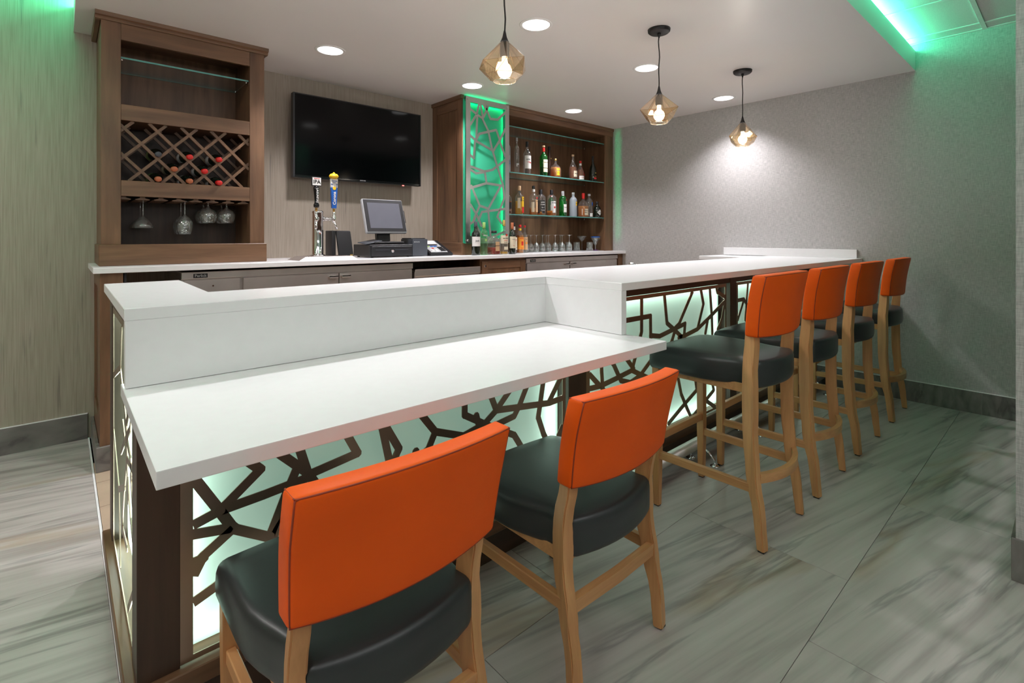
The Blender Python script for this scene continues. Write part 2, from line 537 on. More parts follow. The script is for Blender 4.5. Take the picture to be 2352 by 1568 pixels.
def stone(name, a, bcol, c, rough=.36, vein=1.0):
    m, nt, b = new_mat(name)
    tc = N(nt, 'ShaderNodeTexCoord'); oi = N(nt, 'ShaderNodeObjectInfo')
    cb = N(nt, 'ShaderNodeCombineXYZ')
    for k in range(3): nt.links.new(oi.outputs['Random'], cb.inputs[k])
    mu = N(nt, 'ShaderNodeVectorMath', operation='SCALE'); mu.inputs['Scale'].default_value = 40
    nt.links.new(cb.outputs[0], mu.inputs[0])
    ad = N(nt, 'ShaderNodeVectorMath', operation='ADD')
    nt.links.new(tc.outputs['Object'], ad.inputs[0]); nt.links.new(mu.outputs[0], ad.inputs[1])
    rot = N(nt, 'ShaderNodeMapping'); rot.inputs['Rotation'].default_value = (0, 0, R(11.4))
    nt.links.new(ad.outputs[0], rot.inputs[0])
    def nz(sc3, scale, det, dist):
        mp = N(nt, 'ShaderNodeMapping'); mp.inputs['Scale'].default_value = sc3
        nt.links.new(rot.outputs[0], mp.inputs[0])
        n = N(nt, 'ShaderNodeTexNoise'); n.inputs['Scale'].default_value = scale; n.inputs['Detail'].default_value = det; n.inputs['Distortion'].default_value = dist
        nt.links.new(mp.outputs[0], n.inputs[0]); return n
    n1 = nz((1.2, 22, 9), 1.0, 10, .30)
    n2 = nz((.9, 13, 5), .8, 9, .5)
    n3 = nz((.7, 4.5, 3), .7, 4, .4)
    r1 = ramp(nt, [(.30, a), (.48, bcol), (.70, c)], n1.outputs[0])
    r2 = ramp(nt, [(.555, (1, 1, 1)), (.60, (.60, .61, .62)), (.635, (1, 1, 1))], n2.outputs[0])
    r3 = ramp(nt, [(.60, (1, 1, 1)), (.66, (.86, .74, .60)), (.70, (1, 1, 1))], n3.outputs[0])
    mx = N(nt, 'ShaderNodeMixRGB', blend_type='MULTIPLY'); mx.inputs[0].default_value = vein
    nt.links.new(r1.outputs[0], mx.inputs[1]); nt.links.new(r2.outputs[0], mx.inputs[2])
    m2 = N(nt, 'ShaderNodeMixRGB', blend_type='MULTIPLY'); m2.inputs[0].default_value = vein*.9
    nt.links.new(mx.outputs[0], m2.inputs[1]); nt.links.new(r3.outputs[0], m2.inputs[2])
    nt.links.new(m2.outputs[0], b.inputs['Base Color'])
    b.inputs['Roughness'].default_value = rough
    return m
M['floor_tile'] = stone('grey_vein_tile', (.30, .265, .25), (.42, .38, .36), (.50, .455, .435), .42, .85)
M['base_tile'] = stone('dark_base_tile', (.11, .10, .095), (.17, .155, .145), (.23, .21, .20), .35)
# ------------------------------------------------------------------ cut patterns (metres in the panel planes)
M1 = [[(0.238,0.64),(0.31,0.512)],[(0.31,0.512),(0.409,0.59),(0.377,0.624),(0.36,0.644)],[(0.31,0.512),(0.416,0.517),(0.531,0.526),(0.537,0.541)],[(0.31,0.512),(0.25,0.497)],[(0.342,0.456),(0.238,0.476)],[(0.31,0.512),(0.342,0.453),(0.433,0.394),(0.478,0.502),(0.512,0.574)],[(0.342,0.453),(0.272,0.409),(0.25,0.367),(0.238,0.386)],[(0.272,0.403),(0.238,0.401)],[(0.537,0.541),(0.457,0.622),(0.428,0.661)],[(0.537,0.541),(0.512,0.626),(0.499,0.667)],[(0.537,0.534),(0.691,0.554),(0.655,0.624),(0.637,0.659)],[(0.537,0.541),(0.576,0.475),(0.645,0.316)],[(0.771,0.633),(0.802,0.49),(0.827,0.421)],[(0.778,0.631),(0.836,0.527),(0.814,0.49),(0.827,0.421)],[(0.902,0.646),(0.978,0.547),(1.099,0.5),(1.198,0.52)],[(0.978,0.547),(0.951,0.496),(0.827,0.421)],[(1.106,0.641),(1.106,0.575),(1.198,0.52),(1.258,0.558),(1.327,0.62)],[(1.258,0.558),(1.225,0.632)],[(1.258,0.558),(1.555,0.521),(1.647,0.526)],[(1.425,0.627),(1.378,0.547),(1.351,0.513),(1.198,0.495)],[(1.198,0.52),(1.351,0.437),(1.387,0.383),(1.489,0.243)],[(1.518,0.628),(1.502,0.547),(1.486,0.476),(1.518,0.398),(1.569,0.313)],[(1.632,0.626),(1.555,0.531)],[(1.647,0.418),(1.611,0.369),(1.647,0.311)],[(0.25,0.3),(0.42,0.36),(0.6,0.22),(0.66,0.15)],[(0.42,0.36),(0.52,0.5)],[(0.6,0.22),(0.84,0.34),(1.0,0.28),(1.12,0.15)],[(0.84,0.34),(0.9,0.5)],[(1.0,0.28),(1.2,0.42),(1.42,0.3),(1.64,0.36)],[(1.2,0.42),(1.16,0.56)],[(1.42,0.3),(1.36,0.15)]]
M2 = [[(1.753,0.653),(1.895,0.527)],[(1.906,0.638),(1.908,0.593),(1.92,0.475),(1.931,0.422)],[(1.769,0.53),(1.904,0.525),(2.027,0.538),(2.153,0.554)],[(1.976,0.637),(2.005,0.604),(2.06,0.52),(2.138,0.495),(2.209,0.51)],[(2.099,0.629),(2.168,0.559)],[(2.188,0.627),(2.153,0.554),(2.23,0.518),(2.315,0.57)],[(2.23,0.518),(2.168,0.476),(2.069,0.443)],[(2.23,0.518),(2.337,0.473)],[(1.904,0.525),(1.976,0.435),(2.069,0.385)],[(2.239,0.947),(2.238,0.739),(2.222,0.705)],[(2.071,0.812),(2.32,0.811),(2.322,0.682)],[(2.32,0.708),(2.408,0.693),(2.552,0.713)],[(2.45,0.939),(2.481,0.755),(2.552,0.713)],[(2.774,0.926),(2.605,0.735),(2.552,0.713),(2.674,0.73),(2.663,0.661)],[(2.552,0.713),(2.639,0.656)],[(2.568,0.711),(2.535,0.656),(2.512,0.627)],[(2.849,0.933),(2.887,0.824),(2.815,0.681),(2.674,0.662),(2.605,0.658)],[(2.815,0.681),(2.965,0.736),(3.173,0.818)],[(2.965,0.925),(2.993,0.74),(2.999,0.631)],[(2.937,0.712),(2.912,0.646)],[(3.046,0.927),(3.064,0.883),(3.173,0.841),(3.173,0.806)],[(3.164,0.803),(3.126,0.707),(3.071,0.649)],[(2.587,0.461),(2.631,0.332),(2.75,0.158),(2.767,0.129)],[(2.498,0.2),(2.671,0.27),(2.807,0.321),(2.787,0.395)],[(2.738,0.166),(2.889,0.227),(3.018,0.278),(2.985,0.358)],[(2.899,0.245),(3.085,0.141)]]
M3 = [[(3.51,0.932),(3.46,0.67),(3.528,0.628)],[(3.316,0.806),(3.441,0.807),(3.568,0.699),(3.651,0.622)],[(3.441,0.8),(3.335,0.659)],[(3.298,0.148),(3.412,0.22),(3.504,0.284)],[(3.7,0.939),(3.731,0.755),(3.802,0.713)],[(4.024,0.926),(3.855,0.735),(3.802,0.713),(3.924,0.73),(3.913,0.661)],[(3.802,0.713),(3.889,0.656)],[(3.818,0.711),(3.785,0.656),(3.762,0.627)],[(4.099,0.933),(4.137,0.824),(4.065,0.681),(3.924,0.662),(3.855,0.658)],[(4.065,0.681),(4.215,0.736),(4.423,0.818)],[(4.215,0.925),(4.243,0.74),(4.249,0.631)],[(4.187,0.712),(4.162,0.646)],[(4.296,0.927),(4.314,0.883),(4.423,0.841),(4.423,0.806)],[(4.414,0.803),(4.376,0.707),(4.321,0.649)],[(3.837,0.461),(3.881,0.332),(4.0,0.158),(4.017,0.129)],[(3.748,0.2),(3.921,0.27),(4.057,0.321),(4.037,0.395)],[(3.988,0.166),(4.139,0.227),(4.268,0.278),(4.235,0.358)],[(4.149,0.245),(4.335,0.141)]]
GREEN_BARS = [[(2.758,2.432),(2.723,2.3),(2.636,2.178)],[(2.626,2.35),(2.728,2.305)],[(2.758,2.432),(2.793,2.28)],[(2.808,2.441),(2.837,2.358),(2.793,2.28)],[(2.793,2.406),(2.837,2.358),(2.88,2.287),(2.963,2.293),(3.065,2.38)],[(2.837,2.358),(2.864,2.427)],[(2.728,2.301),(2.785,2.279),(2.854,2.178)],[(2.731,2.302),(2.718,2.073)],[(2.626,2.123),(2.713,2.072)],[(2.713,2.072),(2.753,2.136),(2.947,2.197),(2.988,2.115)],[(3.065,2.232),(2.988,2.107),(2.914,2.003)],[(2.713,2.069),(2.914,2.003)],[(2.854,2.178),(2.9,2.016),(2.96,1.869),(3.027,1.708),(3.046,1.586),(2.99,1.469),(2.963,1.408),(3.011,1.352)],[(2.988,2.099),(3.065,1.953)],[(2.705,2.064),(2.692,1.914),(2.636,1.947)],[(2.636,1.843),(2.718,1.827),(2.815,1.808),(2.906,1.832),(2.96,1.869),(3.065,1.94)],[(2.636,1.82),(2.718,1.784),(2.815,1.804)],[(2.815,1.808),(2.835,1.705)],[(2.636,1.646),(2.835,1.705),(3.033,1.694)],[(2.665,1.671),(2.758,1.501),(2.856,1.478)],[(3.006,1.698),(2.856,1.478)],[(2.636,1.531),(2.718,1.429)],[(2.758,1.501),(2.718,1.429),(2.684,1.362)],[(2.718,1.429),(2.778,1.324)],[(2.743,1.371),(2.783,1.447),(3.065,1.486)],[(2.854,1.469),(2.872,1.31),(2.885,1.214)],[(2.718,1.429),(2.694,1.362),(2.763,1.261),(2.743,1.167)],[(2.616,1.322),(2.694,1.362)],[(2.636,1.214),(2.763,1.261),(2.872,1.214),(3.065,1.279)],[(2.872,1.214),(2.906,1.093)]]
SIDE_BARS = [[(1.67,0.76),(1.694,0.716),(1.782,0.671),(1.971,0.566)],[(1.909,0.673),(1.782,0.606),(1.592,0.633)],[(1.782,0.606),(1.865,0.49),(1.939,0.346),(1.782,0.354)],[(1.769,0.655),(1.682,0.639),(1.663,0.598)],[(1.787,0.582),(1.682,0.476),(1.613,0.432)],[(1.682,0.592),(1.636,0.541),(1.581,0.507)],[(1.6,0.85),(1.8,0.7),(2.0,0.82),(2.27,0.74)],[(1.8,0.7),(1.75,0.5)],[(2.0,0.82),(1.95,0.95)],[(2.27,0.55),(2.05,0.42),(1.85,0.5)],[(2.05,0.42),(2.0,0.2)],[(1.6,0.33),(1.75,0.2)]]

# ================================================================== THE SETTING
def struct(name, bm, mats, origin=None):
    o = finish(name, bm, mats, None, None, origin)
    o['kind'] = 'structure'
    return o

FX0, FY0 = -2.6, -2.4
floor = struct('floor', B(FX0, WALLX, FY0, WALLY, -.06, -.006), M['grout'])
# large format tiles, third bond
TP, TL, G = .605, 1.18, .0016
def tile_obj(name, x0, x1, y0, y1, z0, z1, mat, parent, bev=.0007):
    cx, cy, cz = (x0+x1)/2, (y0+y1)/2, (z0+z1)/2
    bm = B(x0-cx, x1-cx, y0-cy, y1-cy, z0-cz, z1-cz, bev=bev)
    o = finish(name, bm, mat, parent)
    o.location = (cx, cy, cz)
    return o
row = -5
while True:
    y0 = .545 + row*TP
    if y0 > WALLY: break
    y1 = y0+TP
    row_i = row; row += 1
    off = {0: 2.10, 1: 2.50, 2: 1.70}[row_i % 3]
    k0 = math.floor((FX0-off)/TL)
    x = off+k0*TL
    while x < WALLX:
        a, b_, c, d = max(x, FX0), min(x+TL, WALLX), max(y0, FY0), min(y1, WALLY)
        rects = [(a, b_, c, d)]
        if d > 1.75:   # behind the bar the floor changes to quarry tile
            if a >= .128: rects = [] if c > 1.7 else [(a, b_, c, d)]
            elif b_ > .128 and c > 1.7: rects = [(a, .120, c, d)]
        for (p, q, r_, s) in rects:
            if q-p > .02 and s-r_ > .02:
                tile_obj('floor_tile', p+G/2, q-G/2, r_+G/2, s-G/2, -.012, 0, M['floor_tile'], floor)
        x += TL
struct('trim_1', B(.120, .128, 1.76, WALLY, -.01, .001), M['trim_white'])
bar_floor = struct('floor_service', B(.128, WALLX, 1.76, WALLY, -.02, -.006), M['grout'])
for i in range(16):
    for j in range(8):
        x0 = .130+i*.30; y0 = 1.765+j*.30
        x1, y1 = min(x0+.296, WALLX), min(y0+.296, WALLY)
        if x1-x0 > .05 and y1-y0 > .05 and (j <= 5):
            tile_obj('quarry_tile', x0, x1, y0, y1, -.012, -.0005, M['beige_tile'], bar_floor)

wall_back = struct('wall_back', B(FX0, WALLX+.1, WALLY, WALLY+.1, 0, ZT+.1), M['grasscloth'])
wall_right = struct('wall_right', B(WALLX, WALLX+.1, -2.4, WALLY, 0, ZT+.1), M['linen'])
wall_left = struct('wall_left', B(FX0-.1, FX0, FY0, WALLY, 0, ZT+.1), M['grasscloth'])
wall_front = struct('wall_front', B(FX0, WALLX, FY0-.1, FY0, 0, ZT+.1), M['linen'])
wall_near = struct('wall_near', B(2.553, 2.75, FY0, .145, 0, ZT), M['linen'])

def baseboard(name, pts, n, z1=.15):
    """row of tiles on a wall: pts = list of (x0,x1,y0,y1)"""
    x0, x1, y0, y1 = pts
    o = struct(name, B(x0+.001, x1-.001, y0+.001, y1-.001, 0, z1-.006), M['grout'])
    return o
bb = baseboard('baseboard_back', (FX0, .12, WALLY-.010, WALLY+.001), 0)
x = FX0
for xe in (-1.05, -.49, .12):
    tile_obj('base_tile', x+.001, xe-.001, WALLY-.013, WALLY-.001, .0, .15, M['base_tile'], bb); x = xe
tile_obj('edge_trim', FX0, .12, WALLY-.011, WALLY-.001, .150, .154, M['trim_white'], bb, 0)
bb = baseboard('baseboard_right', (WALLX-.010, WALLX+.001, -2.35, 1.46), 0)
ys = [-2.35, -1.93, -.75, .434, 1.46]
for a, b_ in zip(ys[:-1], ys[1:]):
    tile_obj('base_tile', WALLX-.013, WALLX-.001, a+.0015, b_-.0015, .0, .15, M['base_tile'], bb)
tile_obj('edge_trim', WALLX-.011, WALLX-.001, -2.35, 1.46, .150, .154, M['trim_white'], bb, 0)
bb = baseboard('baseboard_near', (2.543, 2.554, -2.35, .145), 0)
for a, b_ in ((-2.35, -1.0), (-1.0, .157)):
    tile_obj('base_tile', 2.540, 2.553, a+.0015, b_-.0015, .0, .15, M['base_tile'], bb)
tile_obj('base_tile', 2.5535, 2.75, .1455, .157, .0, .15, M['base_tile'], bb)

# lowered plaster ceiling with its fascia, and the ledge that carries the led tape
bm = bmesh.new()
box(bm, .055, WALLX, .80, WALLY, ZC, ZC+.05)
box(bm, .055, WALLX, .80, .812, ZC+.05, 2.612)
box(bm, .055, .067, .812, WALLY, ZC+.05, 2.612)
struct('ceiling', bm, M['gypsum'])
# tiled ceiling
tc_ = struct('ceiling_grid', B(FX0, WALLX, FY0, WALLY, ZT+.012, ZT+.03), M['trim_white'])
TX0, TY0, CP = 3.99, .42, .61
xs = [FX0]+[TX0-CP*k for k in range(12, -1, -1) if TX0-CP*k > FX0+.05]+[4.60, WALLX]
ysl = [FY0]+[TY0+CP*k for k in range(-4, 6) if FY0+.05 < TY0+CP*k < WALLY-.05]+[WALLY]
for a, b_ in zip(xs[:-1], xs[1:]):
    for c, d in zip(ysl[:-1], ysl[1:]):
        if a > .9 and c > 1.2: continue          # hidden above the lowered ceiling
        tile_obj('ceiling_tile', a+.010, b_-.010, c+.010, d-.010, ZT+.004, ZT+.014, M['acoustic'], tc_, .002)
for x in xs[1:-1]:
    tile_obj('ceiling_tee', x-.012, x+.012, FY0, WALLY, ZT-.001, ZT+.004, M['tee'], tc_, 0)
for y in ysl[1:-1]:
    tile_obj('ceiling_tee', FX0, WALLX, y-.012, y+.012, ZT-.0015, ZT+.0035, M['tee'], tc_, 0)
tile_obj('ceiling_tee', WALLX-.022, WALLX, FY0, WALLY, ZT-.002, ZT+.003, M['tee'], tc_, 0)

# ================================================================== CEILING LIGHTS
names = {0: 'round flush led downlight over the left end of the television', 1: 'round flush led downlight above the left side of the green glowing panel',
         2: 'round flush led downlight above the liquor shelves', 3: 'round flush led downlight over the left end of the white bar, nearest the viewer',
         4: 'round flush led downlight between the first pendant and the middle pendant', 5: 'round flush led downlight just left of the middle pendant cord',
         6: 'round flush led downlight beside the far pendant, nearest the right wall'}
dl0 = None
for i, (x, y) in enumerate(DOWN):
    if dl0 is None:
        dl0 = empty('downlight', (x, y, ZC))
        bm = bmesh.new()
        lathe(bm, [(.079, -.001), (.082, -.0045), (.096, -.003), (.098, 0), (.079, 0), (.079, -.001)], 40)
        finish('trim_ring', bm, M['trim_white'], dl0)
        bm = bmesh.new(); lathe(bm, [(0, -.0025), (.079, -.0025), (.079, 0), (0, 0)], 40)
        finish('lens', bm, M['lens'], dl0)
        r = dl0
    else:
        r = copy_tree(dl0); r.location = (x, y, ZC)
    tag(r, names[i], 'ceiling light', 'round downlights in the plaster ceiling')

def pendant(x, y, label, seed):
    rnd = random.Random(seed)
    t = empty('pendant_lamp', (x, y, ZC), 0, label, 'pendant lamp', 'glass pendants over the bar')
    bm = bmesh.new()
    lathe(bm, [(0, -.022), (.055, -.022), (.064, -.014), (.066, 0), (0, 0)], 36)
    finish('canopy', bm, M['matte_black'], t)
    bm = bmesh.new(); lathe(bm, [(.004, -.050), (.009, -.030), (.011, -.02), (0, -.02)], 14)
    pts = [(.003*math.sin(k*.9+seed), .002*math.sin(k*1.3), -.04-.31*k/10) for k in range(11)]
    tube(bm, [(0, 0, -.035)]+pts[1:-1]+[(0, 0, -.352)], .0034, 8)
    finish('cord', bm, M['matte_black'], t)
    bm = bmesh.new()
    lathe(bm, [(.004, -.338), (.007, -.352), (.010, -.366), (.017, -.384), (.0165, -.388), (0, -.388)], 18)
    finish('neck_cap', bm, M['matte_black'], t)
    bm = bmesh.new()
    lathe(bm, [(0, -.384), (.019, -.385), (.021, -.40), (.021, -.445), (.018, -.452), (0, -.452)], 18)
    finish('socket', bm, M['grey_plastic'], t)
    bm = bmesh.new()
    lathe(bm, [(0, -.5465), (.014, -.543), (.025, -.534), (.0325, -.518), (.0325, -.506), (.026, -.490), (.015, -.481), (.0125, -.468), (.0125, -.452)], 20)
    finish('bulb', bm, M['bulb'], t)
    # faceted glass: neck ring, jagged wide belt, lower belt, round mouth
    bm = bmesh.new()
    n = 7
    top = [bm.verts.new((.016*math.cos(2*PI*k/n), .016*math.sin(2*PI*k/n), -.386)) for k in range(n)]
    belt = []
    for k in range(n):
        a = 2*PI*(k+.5)/n+rnd.uniform(-.08, .08)
        r_ = .108+rnd.uniform(-.012, .008)
        belt.append(bm.verts.new((r_*math.cos(a), r_*math.sin(a), -.483+rnd.uniform(-.020, .016))))
    low = []
    for k in range(n):
        a = 2*PI*k/n+rnd.uniform(-.1, .1)
        low.append(bm.verts.new((.079*math.cos(a), .079*math.sin(a), -.528+rnd.uniform(-.012, .010))))
    m = n*4
    mouth = [bm.verts.new((.049*math.cos(2*PI*k/m), .049*math.sin(2*PI*k/m), -.557)) for k in range(m)]
    for k in range(n):
        k2 = (k+1) % n
        bm.faces.new([top[k], top[k2], belt[k]])
        bm.faces.new([top[k2], belt[k2], belt[k]])
        bm.faces.new([belt[k], low[k2], low[k]])
        bm.faces.new([belt[k], belt[k2], low[k2]])
        for q in range(4):
            a, b_ = mouth[(4*k+q) % m], mouth[(4*k+q+1) % m]
            if q < 2: bm.faces.new([low[k], b_, a])
            else: bm.faces.new([low[k2], b_, a])
        bm.faces.new([low[k], low[k2], mouth[(4*k+2) % m]])
    be = bmesh.new()
    for e in bm.edges:
        a_, b2 = e.verts[0].co, e.verts[1].co
        if (a_-b2).length > .058:
            cyl(be, a_, b2, .0009, None, 6, 0, False)
    g = finish('glass_shade', bm, M['amber_glass'], t)
    finish('glass_seams', be, M['amber_seam'], t)
    s = g.modifiers.new('s', 'SOLIDIFY'); s.thickness = .0028; s.offset = 0
    bm = bmesh.new()
    pts = [(.049*math.cos(2*PI*k/24), .049*math.sin(2*PI*k/24), -.5575) for k in range(25)]
    tube(bm, pts, .0024, 6)
    finish('mouth_rim', bm, M['amber_glass'], t)
    l = bpy.data.lights.new('pendant_bulb_light', 'POINT'); l.energy = 3.2; l.color = (1, .94, .86); l.shadow_soft_size = .031
    lo = bpy.data.objects.new('pendant_bulb_light', l); COL.objects.link(lo); lo.location = (x, y, ZC-.60)
pendant(1.440, 1.66, 'faceted amber glass pendant nearest the viewer, its canopy out of frame', 1)
pendant(2.660, 1.66, 'faceted amber glass pendant in the middle of the three over the bar', 4)
pendant(3.790, 1.66, 'faceted amber glass pendant farthest back, close to the right wall', 9)

# ================================================================== FRONT BAR
ZB, ZL = 1.057, .8615
bar_top = empty('bar_counter', (.113, 1.133, ZL), 0, 'white quartz raised bar top with a tall apron and an end leg at the step', 'counter')
bm = bmesh.new()
# one L-shaped slab outline (x, y)
outl = [(.113, 1.533), (1.563, 1.533), (1.563, 1.133), (WALLX-.001, 1.133), (WALLX-.001, 1.845), (.343, 1.822), (.352, 2.395), (.117, 2.385)]
prism(bm, outl, ZB-.030, ZB)
bmesh.ops.bevel(bm, geom=[e for e in bm.edges], offset=.0015, segments=1, affect='EDGES')
wpart('slab', bm, M['quartz'], bar_top)
wpart('apron', B(.115, 1.575, 1.534, 1.566, ZL+.001, ZB-.030, .0012), M['quartz'], bar_top)
wpart('end_leg', B(1.563, 1.594, 1.134, 1.562, ZL+.001, ZB-.030, .0012), M['quartz'], bar_top)
wpart('return_shelf', B(4.33, WALLX-.001, 1.8455, 2.29, ZB-.032, ZB-.004, .0012), M['quartz'], bar_top)
wpart('backsplash', B(WALLX-.030, WALLX-.001, 1.165, 2.247, ZB, 1.125, .0015), M['quartz'], bar_top)
low_top = tag(finish('low_counter', B(.111, 1.597, .966, 1.60, ZL-.030, ZL, .002, seg=2), M['quartz'], None, None, (.111, .966, ZL-.030)),
              'white quartz low seating counter in front of the raised bar', 'counter')

BY = 1.500     # face of the bar body
base = empty('bar_cabinet', (.134, BY, 0), 0, 'dark stained wood bar front with pale green backlit metal lattice panels', 'bar')
BX0 = .134
bm = bmesh.new()
box(bm, BX0+.10, 1.57, 1.60, 1.80, 0, ZL-.032); box(bm, 1.5705, WALLX, 1.60, 1.80, 0, ZB-.032)
wpart('body', bm, M['deep_wood'], base)
wpart('upper_body', B(BX0+.012, 1.56, 1.568, 1.80, ZL-.03, ZB-.032), M['deep_wood'], base)
wpart('corner_post', B(.134, .222, BY-.004, 1.60, 0, ZL-.032, .001), M['deep_wood'], base)
for (a, b_, zt) in ((1.672, 1.792, ZB-.032), (3.232, 3.322, ZB-.032), (4.66, WALLX-.001, ZB-.032)):
    wpart('post', B(a, b_, BY-.006, 1.60, .15, zt, .0015), M['deep_wood'], base)
for (a, b_, z0, z1) in ((.222, 1.672, .805, ZL-.032), (1.792, 3.232, .930, ZB-.032), (3.322, 4.66, .930, ZB-.032)):
    wpart('top_rail', B(a+.0005, b_-.0005, BY-.003, 1.60, z0, z1, .001), M['deep_wood_x'], base)
wpart('base_ledge', B(.134, WALLX-.001, BY-.028, 1.60, .100, .150, .003), M['dark_wood_x'], base)
wpart('kick_board', B(.150, WALLX-.001, BY-.018, 1.598, 0, .100), M['deep_wood_x'], base)
fr = empty('foot_rail', (2.02, 1.400, 0), 0, 'low round steel foot rail on brackets along the base of the raised bar', 'foot rail')
bm = bmesh.new(); cyl(bm, (2.02, 1.400, .087), (WALLX-.004, 1.400, .087), .030, None, 24)
wpart('tube', bm, M['steel'], fr)
bm = bmesh.new(); cyl(bm, (2.005, 1.400, .087), (2.0195, 1.400, .087), .024, .032, 24); wpart('end_cap', bm, M['steel'], fr)
for bx in (2.615, 3.222, 3.83, 4.44):
    bm = bmesh.new()
    for (fy) in (1.432, 1.292):
        lathe(bm, [(0, 0), (.026, 0), (.026, .003), (.012, .007), (0, .008)], 20, c=(bx, fy))
    tube(bm, [(bx, 1.432, .004), (bx, 1.430, .030), (bx, 1.415, .060)], .007, 10)
    tube(bm, [(bx, 1.292, .004), (bx, 1.296, .030), (bx, 1.325, .058), (bx, 1.372, .080)], .007, 10)
    wpart('bracket', bm, M['chrome'], fr)
mods = [(.222, 1.655, .155, .820, M1), (1.792, 3.185, .155, .928, M2), (3.322, 4.660, .155, .928, M3)]
LC = (.82, 1.0, .90)
for (a, b_, z0, z1, lines) in mods:
    bm = bmesh.new()
    extra = []
    lattice(bm, lines+extra, 'Y', BY-.001, .003, (a, b_, z0, z1), (a+.028, b_-.020, z0+.014, z1-.020), .026)
    wpart('metal_lattice', bm, M['bronze'], base)
    wpart('light_panel', B(a, b_+.014, BY+.060, BY+.066, z0-.004, z1+.002), M['light_panel'], base)
    yb = BY+.016
    line_light('panel_tape', (a+.03, yb, z1-.012), (b_-.03, yb, z1-.012), (0, .8, -1), .010, .75, LC)
    line_light('panel_tape', (a+.03, yb, z0+.010), (b_-.03, yb, z0+.010), (0, .8, 1), .010, .75, LC)
    line_light('panel_tape', (a+.012, yb, z0+.02), (a+.012, yb, z1-.02), (1, .8, 0), .010, .45, LC)
    line_light('panel_tape', (b_-.008, yb, z0+.02), (b_-.008, yb, z1-.02), (-1, .8, 0), .010, .45, LC)
# the left end of the bar
SX = .134
wpart('side_stile', B(SX, SX+.10, 2.285, 2.375, .10, ZB-.032, .0015), M['deep_wood'], base)
wpart('side_stile', B(SX-.001, SX+.008, 1.566, 1.592, ZL-.02, ZB-.032, .001), M['deep_wood'], base)
wpart('side_rail', B(SX, SX+.10, 1.592, 2.284, .985, ZB-.032, .0015), M['deep_wood_y'] if 'deep_wood_y' in M else M['deep_wood'], base)
wpart('side_ledge', B(SX-.022, SX+.10, 1.474, 2.392, .098, .148, .003), M['dark_wood_y'], base)
wpart('side_kick', B(SX-.008, SX+.10, 1.487, 2.39, 0, .098), M['base_tile'], base)
bm = bmesh.new()
lattice(bm, SIDE_BARS, 'X', SX+.004, .003, (1.601, 2.284, .15, .984), (1.622, 2.262, .168, .962), .020)
wpart('metal_lattice', bm, M['bronze'], base)
wpart('light_panel', B(SX+.045, SX+.051, 1.60, 2.285, .146, .986), M['light_panel'], base)
xb = SX+.020
line_light('panel_tape', (xb, 1.63, .972), (xb, 2.25, .972), (.8, 0, -1), .010, .9, LC)
line_light('panel_tape', (xb, 1.63, .160), (xb, 2.25, .160), (.8, 0, 1), .010, .9, LC)
line_light('panel_tape', (xb, 1.612, .18), (xb, 1.612, .96), (.8, 1, 0), .010, .9, LC)
line_light('panel_tape', (xb, 2.272, .18), (xb, 2.272, .96), (.8, -1, 0), .010, .9, LC)
wpart('back_panel', B(SX+.10, SX+.118, 1.80, 2.375, 0, ZB-.032), M['deep_wood'], base)

